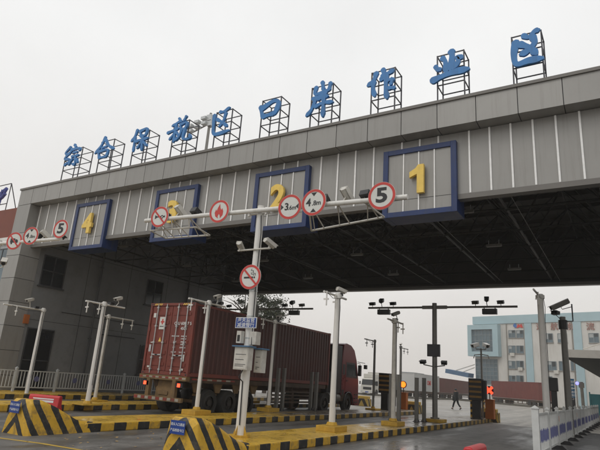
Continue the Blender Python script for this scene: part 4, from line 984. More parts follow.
def wheel(x, y, out, r=.5, w=.52):
    z = r; h = MB(); 
    prof = [(.26, .0), (.3, .05), (r * .72, .06), (r * .94, .02), (r, .08), (r, w - .04), (r * .94, w)]
    n = 28; vs = []; fs = []
    for (rr, d) in prof:
        for j in range(n):
            a = 2 * math.pi * j / n; vs.append((x - out * d, y + rr * math.cos(a), z + rr * math.sin(a)))
    for i in range(len(prof) - 1):
        for j in range(n):
            q = (i * n + j, i * n + (j + 1) % n, (i + 1) * n + (j + 1) % n, (i + 1) * n + j); fs.append(q if out < 0 else q[::-1])
    h.add(vs, fs); o = h.build('wheel', tyre_m, lt, smooth=True)
    m = MB(); m.tube([(x - out * .1, y, z), (x - out * .3, y, z)], .27, 20, 0); m.tube([(x - out * .02, y, z), (x - out * .12, y, z)], .12, 12, 0)
    for j in range(8):
        a = 2 * math.pi * j / 8; m.tube([(x - out * .07, y + .19 * math.cos(a), z + .19 * math.sin(a)), (x - out * .1, y + .19 * math.cos(a), z + .19 * math.sin(a))], .022, 6)
    m.build('rim', rim_m, o)
for y in (17.2, 18.48, 19.76):
    wheel(LX1 - .02, y, 1); wheel(LX0 + .02, y, -1)
for y in (27.0, 29.85): wheel(LX1 - .04, y, 1, .5, .3 if y > 29 else .52); wheel(LX0 + .04, y, -1, .5, .3 if y > 29 else .52)
m = MB()
for y in (17.2, 18.48, 19.76):
    m.tube([(LX0 + .3, y, .5), (LX1 - .3, y, .5)], .07, 8); m.bar((LX1 - .45, y - .55, .78), (LX1 - .45, y + .55, .78), .08, .09)
for y in (16.55, 17.85, 19.1, 20.4): m.prism([(-.3, 0), (.3, 0), (.12, -.38), (-.12, -.38)], (LX1 - .2, y, 1.25), Y_, Z_, -.06); m.prism([(-.3, 0), (.3, 0), (.12, -.38), (-.12, -.38)], (LX0 + .26, y, 1.25), Y_, Z_, -.06)
m.build('suspension', chassis_y, lt)
m = MB()
for k in range(4): m.box(LX1 - .07, LX1 - .03, 21.6, 25.4, .5 + k * .16, .58 + k * .16)
for y in (21.7, 23.5, 25.3): m.box(LX1 - .12, LX1 - .071, y - .03, y + .03, .48, 1.25)
m.build('side_guard', chassis_m, lt)
m = MB()
for x in (xm - .7, xm + .7): m.box(x - .07, x + .07, 24.2, 24.4, .25, 1.1); m.box(x - .15, x + .15, 24.1, 24.5, .2, .26)
m.build('landing_leg', chassis_m, lt)
m = MB(); m.tube([(LX1 - .33, 27.6, .78), (LX1 - .33, 28.9, .78)], .28, 16); m.build('fuel_tank', grey_pole, lt, smooth=True)
m = MB(); m.box(LX1 - .06, LX1 - .04, 25.9, 25.98, .78, .86); m.build('side_marker', tail_r, lt)
# cab
cabt = MB(); cy0, cy1 = 28.95, 31.3; cx0, cx1 = LX0 + .05, LX1 - .03
prof = [(cy0, .95), (cy0, 3.15), (cy0 + .12, 3.86), (cy0 + .5, 3.95), (cy1 - 1.25, 3.88), (cy1 - .75, 3.62), (cy1 - .38, 3.0), (cy1 - .03, 1.75), (cy1, .45), (30.45, .45), (30.4, .95), (30.2, 1.12), (29.5, 1.12), (29.25, .95)]
cabt.prism([(a, b) for a, b in prof], (cx0, 0, 0), Y_, Z_, cx1 - cx0)
cab = cabt.build('cab', cab_red, lt, bevel=.04)
m = MB(); m.prism([(cy0 + .95, 2.05), (cy0 + .95, 2.75), (cy1 - .75, 2.75), (cy1 - .38, 2.0)], (cx0 - .012, 0, 0), Y_, Z_, .008); m.build('side_window', glass_dk, cab)
m = MB(); d_ = Vector((0, -.4, 1.2)).normalized(); m.obox((xm, cy1 - .21, 2.35), X_, d_, X_.cross(d_), 1.05, .52, .012); m.build('windscreen', glass_dk, cab)
m = MB(); m.prism([(cy0 + .42, 1.2), (cy0 + .42, 2.88), (cy1 - .68, 2.88), (cy1 - .2, 1.95), (cy1 - .2, 1.3)], (cx1 + .001, 0, 0), Y_, Z_, .0075); dr = m.build('door', cab_red, cab)
m = MB(); m.box(cx1 + .02, cx1 + .05, cy0 + .5, cy0 + .7, 1.74, 1.79); m.build('handle', black_p, dr)
m = MB(); m.prism([(cy0 + .5, 1.97), (cy0 + .5, 2.84), (cy1 - .66, 2.84), (cy1 - .26, 1.93)], (cx1 + .0086, 0, 0), Y_, Z_, .004); m.build('window_trim', black_p, dr)
m = MB(); m.prism([(cy0 + .6, 2.08), (cy0 + .6, 2.73), (cy1 - .76, 2.73), (cy1 - .44, 2.04)], (cx1 + .0128, 0, 0), Y_, Z_, .003); m.build('side_window', mat('cab_glass', (.04, .045, .05), .06, 0, .2, 1), dr)
m = MB()
for k in range(3): m.box(cx1 - .01, cx1 + .03, cy1 - .62, cy1 - .2, .52 + k * .22, .58 + k * .22)
m.build('step', black_p, cab)
m = MB(); m.box(cx1 - .02, cx1 + .012, cy0 + .02, cy0 + .28, .96, 1.25); m.box(cx1 - .02, cx1 + .01, cy0 + .08, cy0 + .34, 2.1, 2.7); m.build('side_vent', black_p, cab)
m = MB(); m.obox((xm, cy1 - .32, 3.12), X_, (Y_ * .8 - Z_ * .6).normalized(), (Y_ * .6 + Z_ * .8).normalized(), 1.1, .16, .015); m.build('sun_visor', black_p, cab)
m = MB(); m.box(cx1 + .02, cx1 + .2, cy1 - .25, cy1 - .08, 2.1, 2.75); m.tube([(cx1, cy1 - .3, 2.85), (cx1 + .12, cy1 - .16, 2.85), (cx1 + .12, cy1 - .16, 2.7)], .02, 6); m.box(cx1 + .25, cx1 + .42, cy1 + .1, cy1 + .3, 2.55, 2.8); m.tube([(cx1, cy1 - .3, 2.95), (cx1 + .3, cy1 + .2, 2.9)], .02, 6); m.build('mirror', black_p, cab, bevel=.03)
m = MB(); m.box(cx0 - .005, cx1 + .005, cy1 - .5, cy1 + .12, .35, .75); m.build('front_bumper', cab_red, cab, bevel=.05)
m = MB(); m.box(cx0 + .1, cx1 - .04, cy0 - .75, cy0 - .02, 1.05, 3.75); m.box(cx0 + .3, cx1 - .3, cy0 - 1.3, cy0 - .751, 1.05, 2.2); m.build('rear_deck_box', black_p, lt)
m = MB(); m.box(cx0 + .1, cx1 - .1, 27.7, 30.9, .6, 1.0); m.build('front_chassis', chassis_m, lt)
m = MB(); a0 = cy0 + .5
for k in range(12):
    pass
m.tube([(cx1 + .02, 29.85 + .62 * math.cos(math.pi * i / 10), .5 + .62 * math.sin(math.pi * i / 10)) for i in range(11)], .04, 6); m.build('wheel_arch', black_p, cab)

# ================================================================== LEFT NEIGHBOUR, ROOF MAST
t = thing('red_building', 'red rendered building with blue glazing beyond the left end of the gate', 'building', (-45, 24, 0))
m = MB(); m.box(-70, -34.2, 20, 32, 9.9, 12.13); m.build('upper_wall', brick_m, t)
m = MB(); m.box(-70, -34.3, 19.9, 32, 9.45, 9.9); m.build('cornice', white_p, t)
m = MB(); m.box(-70, -34.4, 20.1, 31.9, 0, 9.45); m.build('lower_wall', fence_g, t)
for i in range(8):
    x1 = -34.9 - i * 4.2; fr = MB()
    for k in range(4): fr.box(x1 - 3.6 + k * 1.2 - .04, x1 - 3.6 + k * 1.2 + .04, 20.03, 20.1, .8, 9.1)
    for z in (.8, 3.5, 6.2, 9.06): fr.box(x1 - 3.6, x1, 20.04, 20.098, z, z + .08)
    o = fr.build('window', frame_dk, t); pn = MB(); pn.box(x1 - 3.6, x1, 20.06, 20.095, .8, 9.1); pn.build('pane', bld_gl, o)
YS = 20.4; A, B2 = onY(-6, 190, YS), onY(10.5, 182.5, YS)
t = thing('rooftop_character', 'blue rooftop lettering cut off by the left edge, above the red building', 'roof sign', (A.x, YS, 12.13))
fr = MB(); ztp = onY(10.5, 183, YS).z
for x in (A.x - .2, B2.x): fr.bar((x, YS + .1, 12.1), (x, YS + .1, ztp), .05); fr.bar((x, YS + 1.1, 12.1), (x, YS + .1, ztp), .05)
for z in (12.9, ztp): fr.bar((A.x - .2, YS + .1, z), (B2.x, YS + .1, z), .05)
fr.build('lattice_frame', steel_dk, t)
m = MB()
zc = onY(3, 196, YS)
for (pts, r) in (([(-.5, .1), (-.1, .35), (.35, .55)], .13), ([(-.6, -.35), (0, -.1), (.3, .15)], .13), ([(-.15, .5), (-.3, -.7)], .12), ([(.35, .5), (.1, .1)], .1)):
    m.tube([(zc.x + a, YS - .03, zc.z + b) for a, b in pts], r, 8)
m.build('character', mat('violet_blue_letter', (.06, .075, .28), .5), t)
MY = 40.
a = onY(212, 113, MY); b = onY(206, 150, MY)
t = thing('floodlight_mast', 'tall floodlight mast rising behind the gate roof', 'floodlight', (b.x - .4, MY, 0))
m = MB(); m.tube([(b.x - .4, MY, 0), (b.x, MY, b.z), (a.x - .15, MY, a.z)], .2, 10, 0, .14); m.build('pole', grey_pole, t)
m = MB(); z1 = onY(195, 127, MY); z2 = onY(195, 132, MY)
m.bar((z1.x - .3, MY, z1.z), (a.x, MY, z1.z + .8), .12); m.bar((z1.x - .3, MY, z2.z), (a.x, MY, z2.z + .7), .12); m.build('crossbar', grey_pole, t)
for z in (z1, z2):
    for k in range(3):
        m = MB(); c = Vector((z.x - .4 + k * 1.0, MY - .3, z.z + .05 + k * .28)); m.obox(c, X_, Y_, Z_, .34, .25, .17); m.obox(c - Z_ * .05 - Y_ * .262, X_, Y_, Z_, .3, .01, .12); m.build('lamp_head', galv, t)
m = MB(); m.box(a.x - .5, a.x + .2, MY - .3, MY + .3, a.z - 1.0, a.z - .3); m.box(a.x - .3, a.x + .3, MY - .3, MY + .3, a.z - 1.7, a.z - 1.1); m.build('lamp_cluster', galv, t)

# ================================================================== TREES BEHIND THE CANOPY
def tree(x, y, h, rad, label, n=5200, seed=1, z0=3.):
    rnd = random.Random(seed)
    t = thing('broadleaf_tree', label, 'tree', (x, y, 0), 'trees beyond the canopy')
    m = MB(); m.tube([(x, y, 0), (x + .1, y, h * .3), (x - .05, y + .1, h * .6), (x, y, h * .9)], [.26, .2, .13, .04], 9)
    for k in range(20):
        a = rnd.uniform(0, 6.28); z = h * rnd.uniform(.3, .75); l = rad * rnd.uniform(.6, .95)
        m.tube([(x, y, z), (x + math.cos(a) * l * .5, y + math.sin(a) * l * .5, z + l * .35), (x + math.cos(a) * l, y + math.sin(a) * l, z + l * .5)], [.09, .05, .015], 6)
    m.build('trunk', trunk_m, t, smooth=True)
    m = MB(); cl = []
    for k in range(52):
        a = rnd.uniform(0, 6.28); u = rnd.uniform(-1, 1); rr = rad * (rnd.random() ** .45)
        zz = z0 + (h - z0) * (u * .5 + .5); sc_ = math.sqrt(max(.08, 1 - (u * .9) ** 2))
        cl.append((Vector((x + math.cos(a) * rr * sc_, y + math.sin(a) * rr * sc_, zz)), rnd.uniform(.5, 1.1)))
    for i in range(n):
        c, r = rnd.choice(cl); d = Vector((rnd.gauss(0, 1), rnd.gauss(0, 1), rnd.gauss(0, .75))); d = d.normalized() * r * abs(rnd.gauss(0, .75))
        q = c + d; s_ = rnd.uniform(.06, .13); u_ = Vector((rnd.gauss(0, 1), rnd.gauss(0, 1), rnd.gauss(0, .6))).normalized(); v_ = u_.orthogonal().normalized()
        m.add([q - u_ * s_ * 1.4, q + v_ * s_ * .6, q + u_ * s_ * 1.4, q - v_ * s_ * .6], [(0, 1, 2, 3)], 0 if rnd.random() < .65 else 1)
    m.build('crown', [leaf_a, leaf_b], t)
tree(-35.2, 46, 11.5, 3.4, 'dark leafy tree above the container roof, left of its neighbour', 10500, 3)
tree(-33.4, 48.5, 10.0, 2.0, 'smaller leafy tree edging the sky above the container', 7500, 8, 3.)

# ================================================================== FREIGHT BUILDING
BP = Vector((-30.2, 121.6, 0)); BE = Vector((.958, -.286, 0)).normalized(); BN = Vector((-BE.y * -1, -BE.x, 0)); BN = Vector((BE.y, -BE.x, 0))   # BN faces the camera
bt = thing('freight_building', 'pale freight building with blue trim and red characters across the yard', 'building', BP)
def bq(px, py):                                    # pixel -> (s, z) on the facade
    P = onP(px, py, BP, BN); return (P - BP).dot(BE), P.z
def fbox(mb, s0, s1, z0, z1, d0, d1, m=0):         # box on the facade: d = distance in front of it
    c = BP + BE * ((s0 + s1) / 2) + BN * ((d0 + d1) / 2) + Z_ * ((z0 + z1) / 2)
    mb.obox(c, BE, BN, Z_, (s1 - s0) / 2, (d1 - d0) / 2, (z1 - z0) / 2, m)
sL, zR = bq(473, 317.5); zband = bq(480, 323.5)[1]; zband2 = bq(590, 320)[1]
zR = (zR + bq(590, 311.5)[1]) / 2; zband = zR - 1.7
sE = 95
m = MB(); fbox(m, sL + .3, sE, 0, zband, -22, 0); m.build('wall', bld_w, bt)
m = MB(); fbox(m, sL, sE + .3, zband, zR, -22.3, .25); m.build('roof_band', bld_b, bt)
s579 = bq(579, 350)[0]
for s in (bq(529.3, 350)[0], s579, s579 + 13, s579 + 26, s579 + 39):
    m = MB(); fbox(m, s - .75, s + .75, 0, zband - .01, 0, .2); m.build('pilaster', bld_b, bt)
# projecting glazed box
a = bq(470.5, 324); b = bq(503, 357); 
m = MB(); s0, s1, z1, z0 = a[0], b[0] - .3, a[1] - .4, b[1]
g0 = bq(471, 330)[0] + .6; gw1 = bq(496, 350)[0]; gz1 = bq(480, 330.2)[1]; gz0 = bq(480, 352)[1]
D = 1.4
fbox(m, s0, s0 + .9, z0, z1, 0, D); fbox(m, gw1, s1, z0, z1, 0, D); fbox(m, s0 + .9, gw1, gz1, z1, 0, D - .003); fbox(m, s0 + .9, gw1, z0, gz0, 0, D - .003); m.build('projecting_frame', bld_b, bt)
rnd_w = random.Random(11); blind_a = mat('pale_blind', (.38, .4, .4), .7); blind_b = mat('dark_room', (.035, .045, .05), .3)
def glazing(s0, s1, z0, z1, d, nx, nz, name='window'):
    fr = MB(); w_ = .05
    for i in range(nx + 1): s = s0 + (s1 - s0) * i / nx; fbox(fr, s - w_, s + w_, z0, z1, d, d + .12)
    for j in range(nz + 1): z = z0 + (z1 - z0) * j / nz; fbox(fr, s0, s1, z - w_, z + w_, d + .003, d + .115)
    o = fr.build(name, frame_w, bt); pn = MB(); fbox(pn, s0, s1, z0, z1, d, d + .05)
    if nx == 2:
        k = rnd_w.random(); zz = z0 + (z1 - z0) * rnd_w.uniform(.35, .8)
        if k < .55: fbox(pn, s0 + .04, (s0 + s1) / 2 - .04, zz, z1 - .04, d + .051, d + .06, 1)
        if k > .35: fbox(pn, (s0 + s1) / 2 + .04, s1 - .04, z0 + (z1 - z0) * rnd_w.uniform(.2, .7), z1 - .04, d + .051, d + .06, 2)
        fbox(pn, s0 - .12, s1 + .12, z0 - .16, z0 - .06, 0, d + .16, 3)
    pn.build('pane', [bld_gl, blind_a, blind_b, conc], o)
frame_w = mat('pale_window_frame', (.2, .235, .25), .5, 0, .1, 2)
glazing(s0 + .9, gw1, gz0, gz1, D - .5, 6, 4)
a = bq(476, 359); b = bq(498.5, 384); glazing(a[0], b[0], max(.6, b[1]), a[1], .1, 6, 6)
rows = [(334, 4.8), (349.5, 4.8), (364.8, 4.5), (379.5, 4.5)]
for py, hh in rows:
    for px in (512.2, 520.2):
        s, z = bq(px, py); glazing(s - .72, s + .72, z - .75, z + .75, .02, 2, 1)
for px, py in ((548.5, 338), (562.5, 338), (594, 338), (552, 366), (564, 366), (576, 366), (548, 381), (552, 395)):
    s, z = bq(px, py); glazing(s - .85, s + .85, z - .85, z + .85, .02, 2, 1)
m = MB()
for px, py in ((513, 354.5), (521, 369), (513, 384), (557, 372)):
    s, z = bq(px, py); m = MB(); fbox(m, s - .45, s + .45, z - .35, z + .3, .05, .45); m.build('air_conditioner', white_old, bt)

m = MB()
for ch, px in zip('远航物流', (540, 554.5, 569.5, 590.5)):
    s, z = bq(px, 327); m.text(ch, 1.5, BP + BE * s + Z_ * z + BN * .05, BE, Z_, .12, 0, .008)
m.build('lettering', rust_l, bt)
m = MB(); s, z = bq(517, 325)
m.prism([(-.6, -.2), (-.1, .9), (.35, .9), (.0, .1), (.3, -.5), (-.2, -.6)], BP + BE * (s - .2) + Z_ * z + BN * .06, BE, Z_, .1, 0); m.prism([(.1, -.6), (.5, .2), (.8, -.1), (1.2, .2), (1.5, -.6), (1.1, -.6), (.8, -.4), (.5, -.6)], BP + BE * (s - .2) + Z_ * z + BN * .065, BE, Z_, .1, 1); m.build('emblem', [mat('emblem_blue', (.05, .15, .4), .5), red_s], bt)
for px in (507.5, 525.5, 545.5, 573.5):
    m = MB(); q = bq(px, 350)[0]; m.tube([BP + BE * q + BN * .14 + Z_ * .2, BP + BE * q + BN * .14 + Z_ * (zband - .1)], .09, 6); m.build('downpipe', conc, bt)
# blue entrance canopy with stays
a = bq(453, 371.5); b = bq(474, 376); m = MB()
p0 = BP + BE * (a[0] - .5) + BN * 1.2; p1 = BP + BE * b[0] + BN * 1.2
m.bar(p0 + Z_ * a[1], p1 + Z_ * b[1], 2.2, .9); m.build('entrance_canopy', mat('canopy_blue', (.07, .14, .24), .5), bt)
m = MB()
for q in ((458, 371), (464, 373)):
    s, z = bq(*q); s2, z2 = bq(475, 364.5 + (q[0] - 458) * .5); m.tube([BP + BE * s + Z_ * z + BN * 1.2, BP + BE * s2 + Z_ * z2 + BN * .1], .12, 6)
m.build('stay_rod', bld_w, bt)

# ================================================================== FREIGHT IN THE YARD
def far_box(p, e, ln, h, z, matl, name, label, group, wd=2.44, text=None, chassis=True, tint=None):
    """container on a wheeled flat: p = near bottom corner of the visible side, e = direction along it"""
    p = Vector((p[0], p[1], 0)); e = Vector((e[0], e[1], 0)).normalized(); n = Vector((e.y, -e.x, 0))
    if n.dot(-p) < 0: n = -n
    t = thing(name, label, 'container', p + e * ln / 2, group)
    m = MB(); k = int(ln / .3); dep = .05
    c = p + e * ln / 2 - n * wd / 2 + Z_ * (z + h / 2); m.obox(c, e, n, Z_, ln / 2 - .06, wd / 2 - .06, h / 2 - .06)
    for i in range(k): q = p + e * (.2 + (ln - .4) * (i + .5) / k) + Z_ * (z + h / 2) - n * .05; m.obox(q, e, n, Z_, .085, .03, h / 2 - .14)
    m.build('corrugated_body', matl, t)
    m = MB()
    for s in (.06, ln - .06):
        for w_ in (.06, wd - .06): m.obox(p + e * s - n * w_ + Z_ * (z + h / 2), e, n, Z_, .06, .06, h / 2)
    for zz in (z + .06, z + h - .05):
        for w_ in (.055, wd - .055): m.obox(p + e * ln / 2 - n * w_ + Z_ * zz, e, n, Z_, ln / 2 - .12, .05, .05)
        for s in (.055, ln - .055): m.obox(p + e * s - n * wd / 2 + Z_ * zz, e, n, Z_, .05, wd / 2 - .12, .05)
    m.build('frame', matl, t)
    if text:
        m = MB(); d = e if e.cross(Z_).dot(n) > 0 else -e; m.text(text, h * .36, p + e * ln * .56 + Z_ * (z + h * .5) + n * .003, d, Z_, .02, 0, .02); m.build('lettering', red_s, t)
    return t, p, e, n
def wagon(p, e, ln, n, label, z, name='flat_wagon', group='wheeled flats under the containers', wd=2.44):
    t = thing(name, label, 'wagon', p + e * ln / 2, group)
    m = MB(); m.obox(p + e * ln / 2 - n * wd / 2 + Z_ * (z - .2), e, n, Z_, ln / 2, wd / 2 - .1, .16)
    for i in range(int(ln / 1.1)): m.obox(p + e * (.5 + i * 1.1) - n * .12 + Z_ * (z - .48), e, n, Z_, .05, .05, .2)
    m.obox(p + e * ln / 2 - n * .12 + Z_ * (z - .68), e, n, Z_, ln / 2 - .3, .05, .05)
    m.build('deck', chassis_m, t)
    for s in (1.2, 2.4, ln - 2.4, ln - 1.2):
        for w_ in (.05, wd - .35):
            w2 = MB(); c = p + e * s - n * w_ + Z_ * .45; w2.tube([c, c - n * .3], .45, 16); w2.build('wheel', tyre_m, t, smooth=True)
ft_red = mat('faded_red_container', (.2, .06, .05), .6, 0, .15, .5, dirt=(.12, .05, .045), dirt_amt=.5)
ft_br = mat('brown_container', (.15, .055, .045), .6, 0, .2, .5, dirt=(.2, .12, .1), dirt_amt=.6)
ft_gr = mat('pale_grey_container', (.5, .5, .49), .6, 0, .12, .4)
ft_te = mat('dark_teal_container', (.035, .075, .09), .6, 0, .15, .4)
ft_wh = mat('white_container', (.55, .53, .48), .6, 0, .1, .4)
e1 = (8.8, -8.7)
tt, p, e, n = far_box((-21.0, 101.3), e1, 12.4, 2.7, 1.05, ft_red, 'shipping_container', 'faded red container before the freight building', 'containers waiting in the yard'); wagon(p, e, 12.4, n, 'wheeled flat carrying the faded red container', 1.05)
gP = onZ(414, 392.5, 0); gx0 = -29.3
tt, p, e, n = far_box((gx0, 84.3), (0, 1), 13.5, 2.75, 1.15, ft_gr, 'shipping_container', 'pale grey container with red lettering behind the signal gantry', 'containers waiting in the yard', text='CMB'); wagon(p, e, 13.5, n, 'wheeled flat carrying the pale grey container', 1.15)
tt, p, e, n = far_box((onY(413.5, 385, 98).x, 98), (0, 1), 6.06, 2.9, 1.45, ft_te, 'shipping_container', 'dark teal container left of the pale grey one', 'containers waiting in the yard'); wagon(p, e, 6.06, n, 'wheeled flat carrying the dark teal container', 1.45)
tt, p, e, n = far_box((-29.6, 98.8), (0, 1), 12.4, 2.6, 1.1, ft_br, 'shipping_container', 'brown container just right of the pale grey one', 'containers waiting in the yard'); wagon(p, e, 12.4, n, 'wheeled flat carrying the brown container beside the grey one', 1.1)
tt, p, e, n = far_box((-29.8, 112), (0, 1), 12.4, 2.6, 1.1, ft_br, 'shipping_container', 'brown container behind the walking person, farther of the two', 'containers waiting in the yard'); wagon(p, e, 12.4, n, 'wheeled flat carrying the farther brown container', 1.1)
# white lorry
def far_lorry(p, e, label):
    p = Vector((p[0], p[1], 0)); e = Vector(e).normalized(); n = Vector((-e.y, e.x, 0))
    t = thing('box_lorry', label, 'lorry', p)
    def B(mb, s0, s1, w0, w1, z0, z1, m=0): mb.obox(p + e * ((s0 + s1) / 2) + n * ((w0 + w1) / 2) + Z_ * ((z0 + z1) / 2), e, n, Z_, abs(s1 - s0) / 2, abs(w1 - w0) / 2, (z1 - z0) / 2, m)
    m = MB(); m.prism([(0, .5), (0, 1.5), (.25, 2.5), (.5, 2.62), (1.9, 2.62), (1.9, .5)], p - n * 1.15, e, Z_, 2.3 if e.cross(Z_).dot(n) > 0 else -2.3); cab = m.build('cab', ft_wh, t, bevel=.05)
    m = MB(); d = Vector((.25 * e.x, .25 * e.y, 1)).normalized(); q = n.cross(d); m.obox(p + e * .1 + Z_ * 1.98, n, d, q, 1.02, .42, .03); m.build('windscreen', glass_dk, cab)
    for s_ in (-1, 1): m = MB(); B(m, .5, 1.3, s_ * 1.15, s_ * 1.175, 1.5, 2.2); m.build('side_window', glass_dk, cab)
    m = MB(); B(m, -.03, .02, -.75, .75, .85, 1.25); m.build('grille', black_p, cab)
    m = MB(); B(m, -.12, .3, -1.15, 1.15, .35, .75); m.build('front_bumper', ft_wh, cab, bevel=.03)
    m = MB(); B(m, -.135, -.122, -.3, .3, .42, .58); m.build('number_plate', sign_blue, cab)
    for s_ in (-1, 1): m = MB(); B(m, -.14, -.121, s_ * .75, s_ * 1.05, .52, .68); m.build('headlight', galv, cab)
    for s_ in (-1, 1): m = MB(); B(m, -.1, .05, s_ * 1.25, s_ * 1.42, 1.6, 2.1); m.build('mirror', black_p, cab)
    m = MB(); B(m, .6, 1.9, -1.1, 1.1, 2.62, 3.3); m.build('wind_deflector', ft_wh, t, bevel=.1)
    m = MB(); B(m, 2.2, 11, -1.22, 1.22, 1.05, 3.6); m.build('cargo_box', ft_wh, t, bevel=.02)
    m = MB(); B(m, .8, 10.9, -.5, .5, .6, 1.03); m.build('chassis', chassis_m, t)
    for s in (.95, 3.4, 8.6, 9.8):
        for s_ in (-1, 1): w2 = MB(); c = p + e * s + n * s_ * .85 + Z_ * .48; w2.tube([c, c + n * s_ * .3], .48, 18); w2.build('wheel', tyre_m, t, smooth=True)
P = onZ(367, 395.2, 0)
far_lorry((P.x, P.y), (.1, 1, 0), 'white box lorry facing the camera beyond the red cab')
# kerb of the rail yard
m = MB(); 
q0, q1 = onZ(330, 391.0, 0), onZ(560, 404.5, 0)
tag_o = thing('yard_kerb', 'low dirty kerb line at the foot of the waiting containers', 'kerb', ((q0 + q1) / 2))
m.bar(Vector((-60, 79, .14)), Vector((-28.6, 81, .14)), .4, .28); m.bar(Vector((-28.4, 81.2, .14)), Vector((-27.6, 99.5, .14)), .4, .28); m.bar(Vector((-27.6, 99.7, .14)), Vector((-8, 87, .14)), .4, .28)
m.build('kerb', mat('dirty_kerb', (.12, .11, .09), .8, 0, .4, 1, dirt=(.06, .07, .04), dirt_amt=.7), tag_o)

# ================================================================== RIGHT SIDE: LOADING CANOPY, BLUE BOARD, TEAL FENCE
Yc = 37.0; ca = onY(564, 350.2, Yc); cb = onY(564, 357.2, Yc)
t = thing('loading_canopy', 'flat pale edged loading canopy with dark underside on the right', 'canopy', (10, 55, 0))
m = MB(); x0 = ca.x; yf = Yc * 2.8; xf = x0 + .035 * Yc; z0, z1 = cb.z, ca.z + .05
m.add([(x0, Yc, z0), (30, Yc, z0), (30, yf, z0), (xf, yf, z0), (x0, Yc, z1), (30, Yc, z1), (30, yf, z1), (xf, yf, z1)], [(0, 4, 5, 1), (1, 5, 6, 2), (2, 6, 7, 3), (3, 7, 4, 0), (4, 7, 6, 5)], 0)
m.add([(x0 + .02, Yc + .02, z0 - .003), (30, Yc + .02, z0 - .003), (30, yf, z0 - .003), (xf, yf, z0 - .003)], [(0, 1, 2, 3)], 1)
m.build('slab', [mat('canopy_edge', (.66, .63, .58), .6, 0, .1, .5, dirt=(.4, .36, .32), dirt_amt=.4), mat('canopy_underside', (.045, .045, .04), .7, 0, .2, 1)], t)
for y in range(40, 100, 9):
    m = MB(); m.tube([(6.5, y, 0), (6.5, y, z0)], .16, 12); m.tube([(20, y, 0), (20, y, z0)], .16, 12); m.build('column', grey_pole, t)
m = MB(); a = onY(583, 349, 40); b = onY(601, 343.5, 40); m.tube([a, b, b + (b - a) * 3], .04, 8); m.build('roof_pipe', white_old, t)
P = onZ(571, 408, 0)
bsx, bsy = -2.7, 40.0
def Bd(px, py): return onY(px, py, bsy)
t = thing('notice_board', 'double blue notice board with white text under the loading canopy', 'sign', (Bd(571, 400).x, bsy, 0))
a, b = Bd(566, 378.5), Bd(575.5, 398)
m = MB(); m.box(a.x + .1, b.x - .02, bsy - .06, bsy + .06, 0, b.z); m.build('plinth', frame_dk, t)
m = MB(); zc = (a.z + b.z) / 2; m.box(a.x, b.x, bsy - .1, bsy - .07, b.z, zc - .02); m.box(a.x, b.x, bsy - .1, bsy - .07, zc + .02, a.z); m.build('panel', mat('board_blue', (.02, .13, .26), .5), t)
m = MB(); xc_ = (a.x + b.x) / 2
for (bd, zz) in (('综合保税', a.z - .2), ('卡口通道', a.z - .4), ('出口', a.z - .62), ('车辆通行', zc - .25), ('减速慢行', zc - .45), ('入口', zc - .66)): m.text(bd, .17, (xc_, bsy - .1005, zz), X_, Z_, .004, 0, .01)
m.build('lettering', white_txt, t)
t = thing('teal_fence', 'teal sheet fence under the loading canopy', 'fence', (0, 50, 0))
m = MB(); a = onY(572, 408, 52); m.box(-2.9, 22, 52, 52.06, .5, 2.15); m.build('sheet', teal_m, t)
m = MB()
for i in range(11): x = -2.9 + i * 2.45; m.box(x - .05, x + .05, 51.93, 51.998, 0, 2.3)
m.build('fence_posts', teal_m, t)
m = MB(); m.box(-2.9, 22, 52, 52.2, 0, .5); m.build('plinth', conc, t)
t = thing('beacon_post', 'thin post with a small blue beacon near the blue notice board', 'post', (-2.05, 38, 0))
a = onY(579.5, 383.5, 38)
m = MB(); m.tube([(a.x + .12, 38, 0), (a.x + .1, 38, a.z + .1)], .09, 10); m.box(a.x - .05, a.x + .25, 37.9, 38.1, a.z - .25, a.z + .05); m.build('shaft', conc, t)
m = MB(); m.sphere((a.x - .12, 37.9, a.z), .1, 0, 12, 8); m.build('beacon', led_b, t)
# dark post hidden behind the white pole
t = thing('dark_post', 'short dark post with a box head right of the thick white pole', 'post', (-2.7, 30, 0))
a = onY(553.5, 385, 30); m = MB(); m.box(a.x - .13, a.x + .13, 29.9, 30.1, 0, a.z - .3); m.box(a.x - .2, a.x + .2, 29.85, 30.15, a.z - .3, a.z + .35); m.build('shaft', frame_dk, t, bevel=.02)
# road side strip right of the railing
g = MB(); g.add([(-2.0, -6, .012), (12, -6, .012), (12, 33, .012), (-2.0, 33, .012)], [(0, 1, 2, 3)])
tag(g.build('side_road', wet_ground('side_asphalt', (.03, .028, .026), .2, .55, .55, .2, .5)), kind='structure')
# fallen leaves on the road
rnd = random.Random(4); m = MB()
for i in range(110):
    c = onZ(rnd.uniform(60, 175), rnd.uniform(436, 452), .01) if i < 40 else Vector((rnd.uniform(-24, -3), rnd.uniform(6, 20), .012))
    a = rnd.uniform(0, 6.28); s_ = rnd.uniform(.025, .05); u_ = Vector((math.cos(a), math.sin(a), rnd.uniform(-.2, .2))); v_ = Vector((-math.sin(a), math.cos(a), rnd.uniform(-.2, .3)))
    c.z = .018
    m.add([c - u_ * s_, c + v_ * s_ * .6, c + u_ * s_, c - v_ * s_ * .6], [(0, 1, 2, 3)], 0)
tag(m.build('fallen_leaves', mat('dead_leaf', (.4, .26, .1), .7, 0, .4, 5)), 'small yellow fallen leaves scattered on the wet road', 'leaves', kind='stuff')

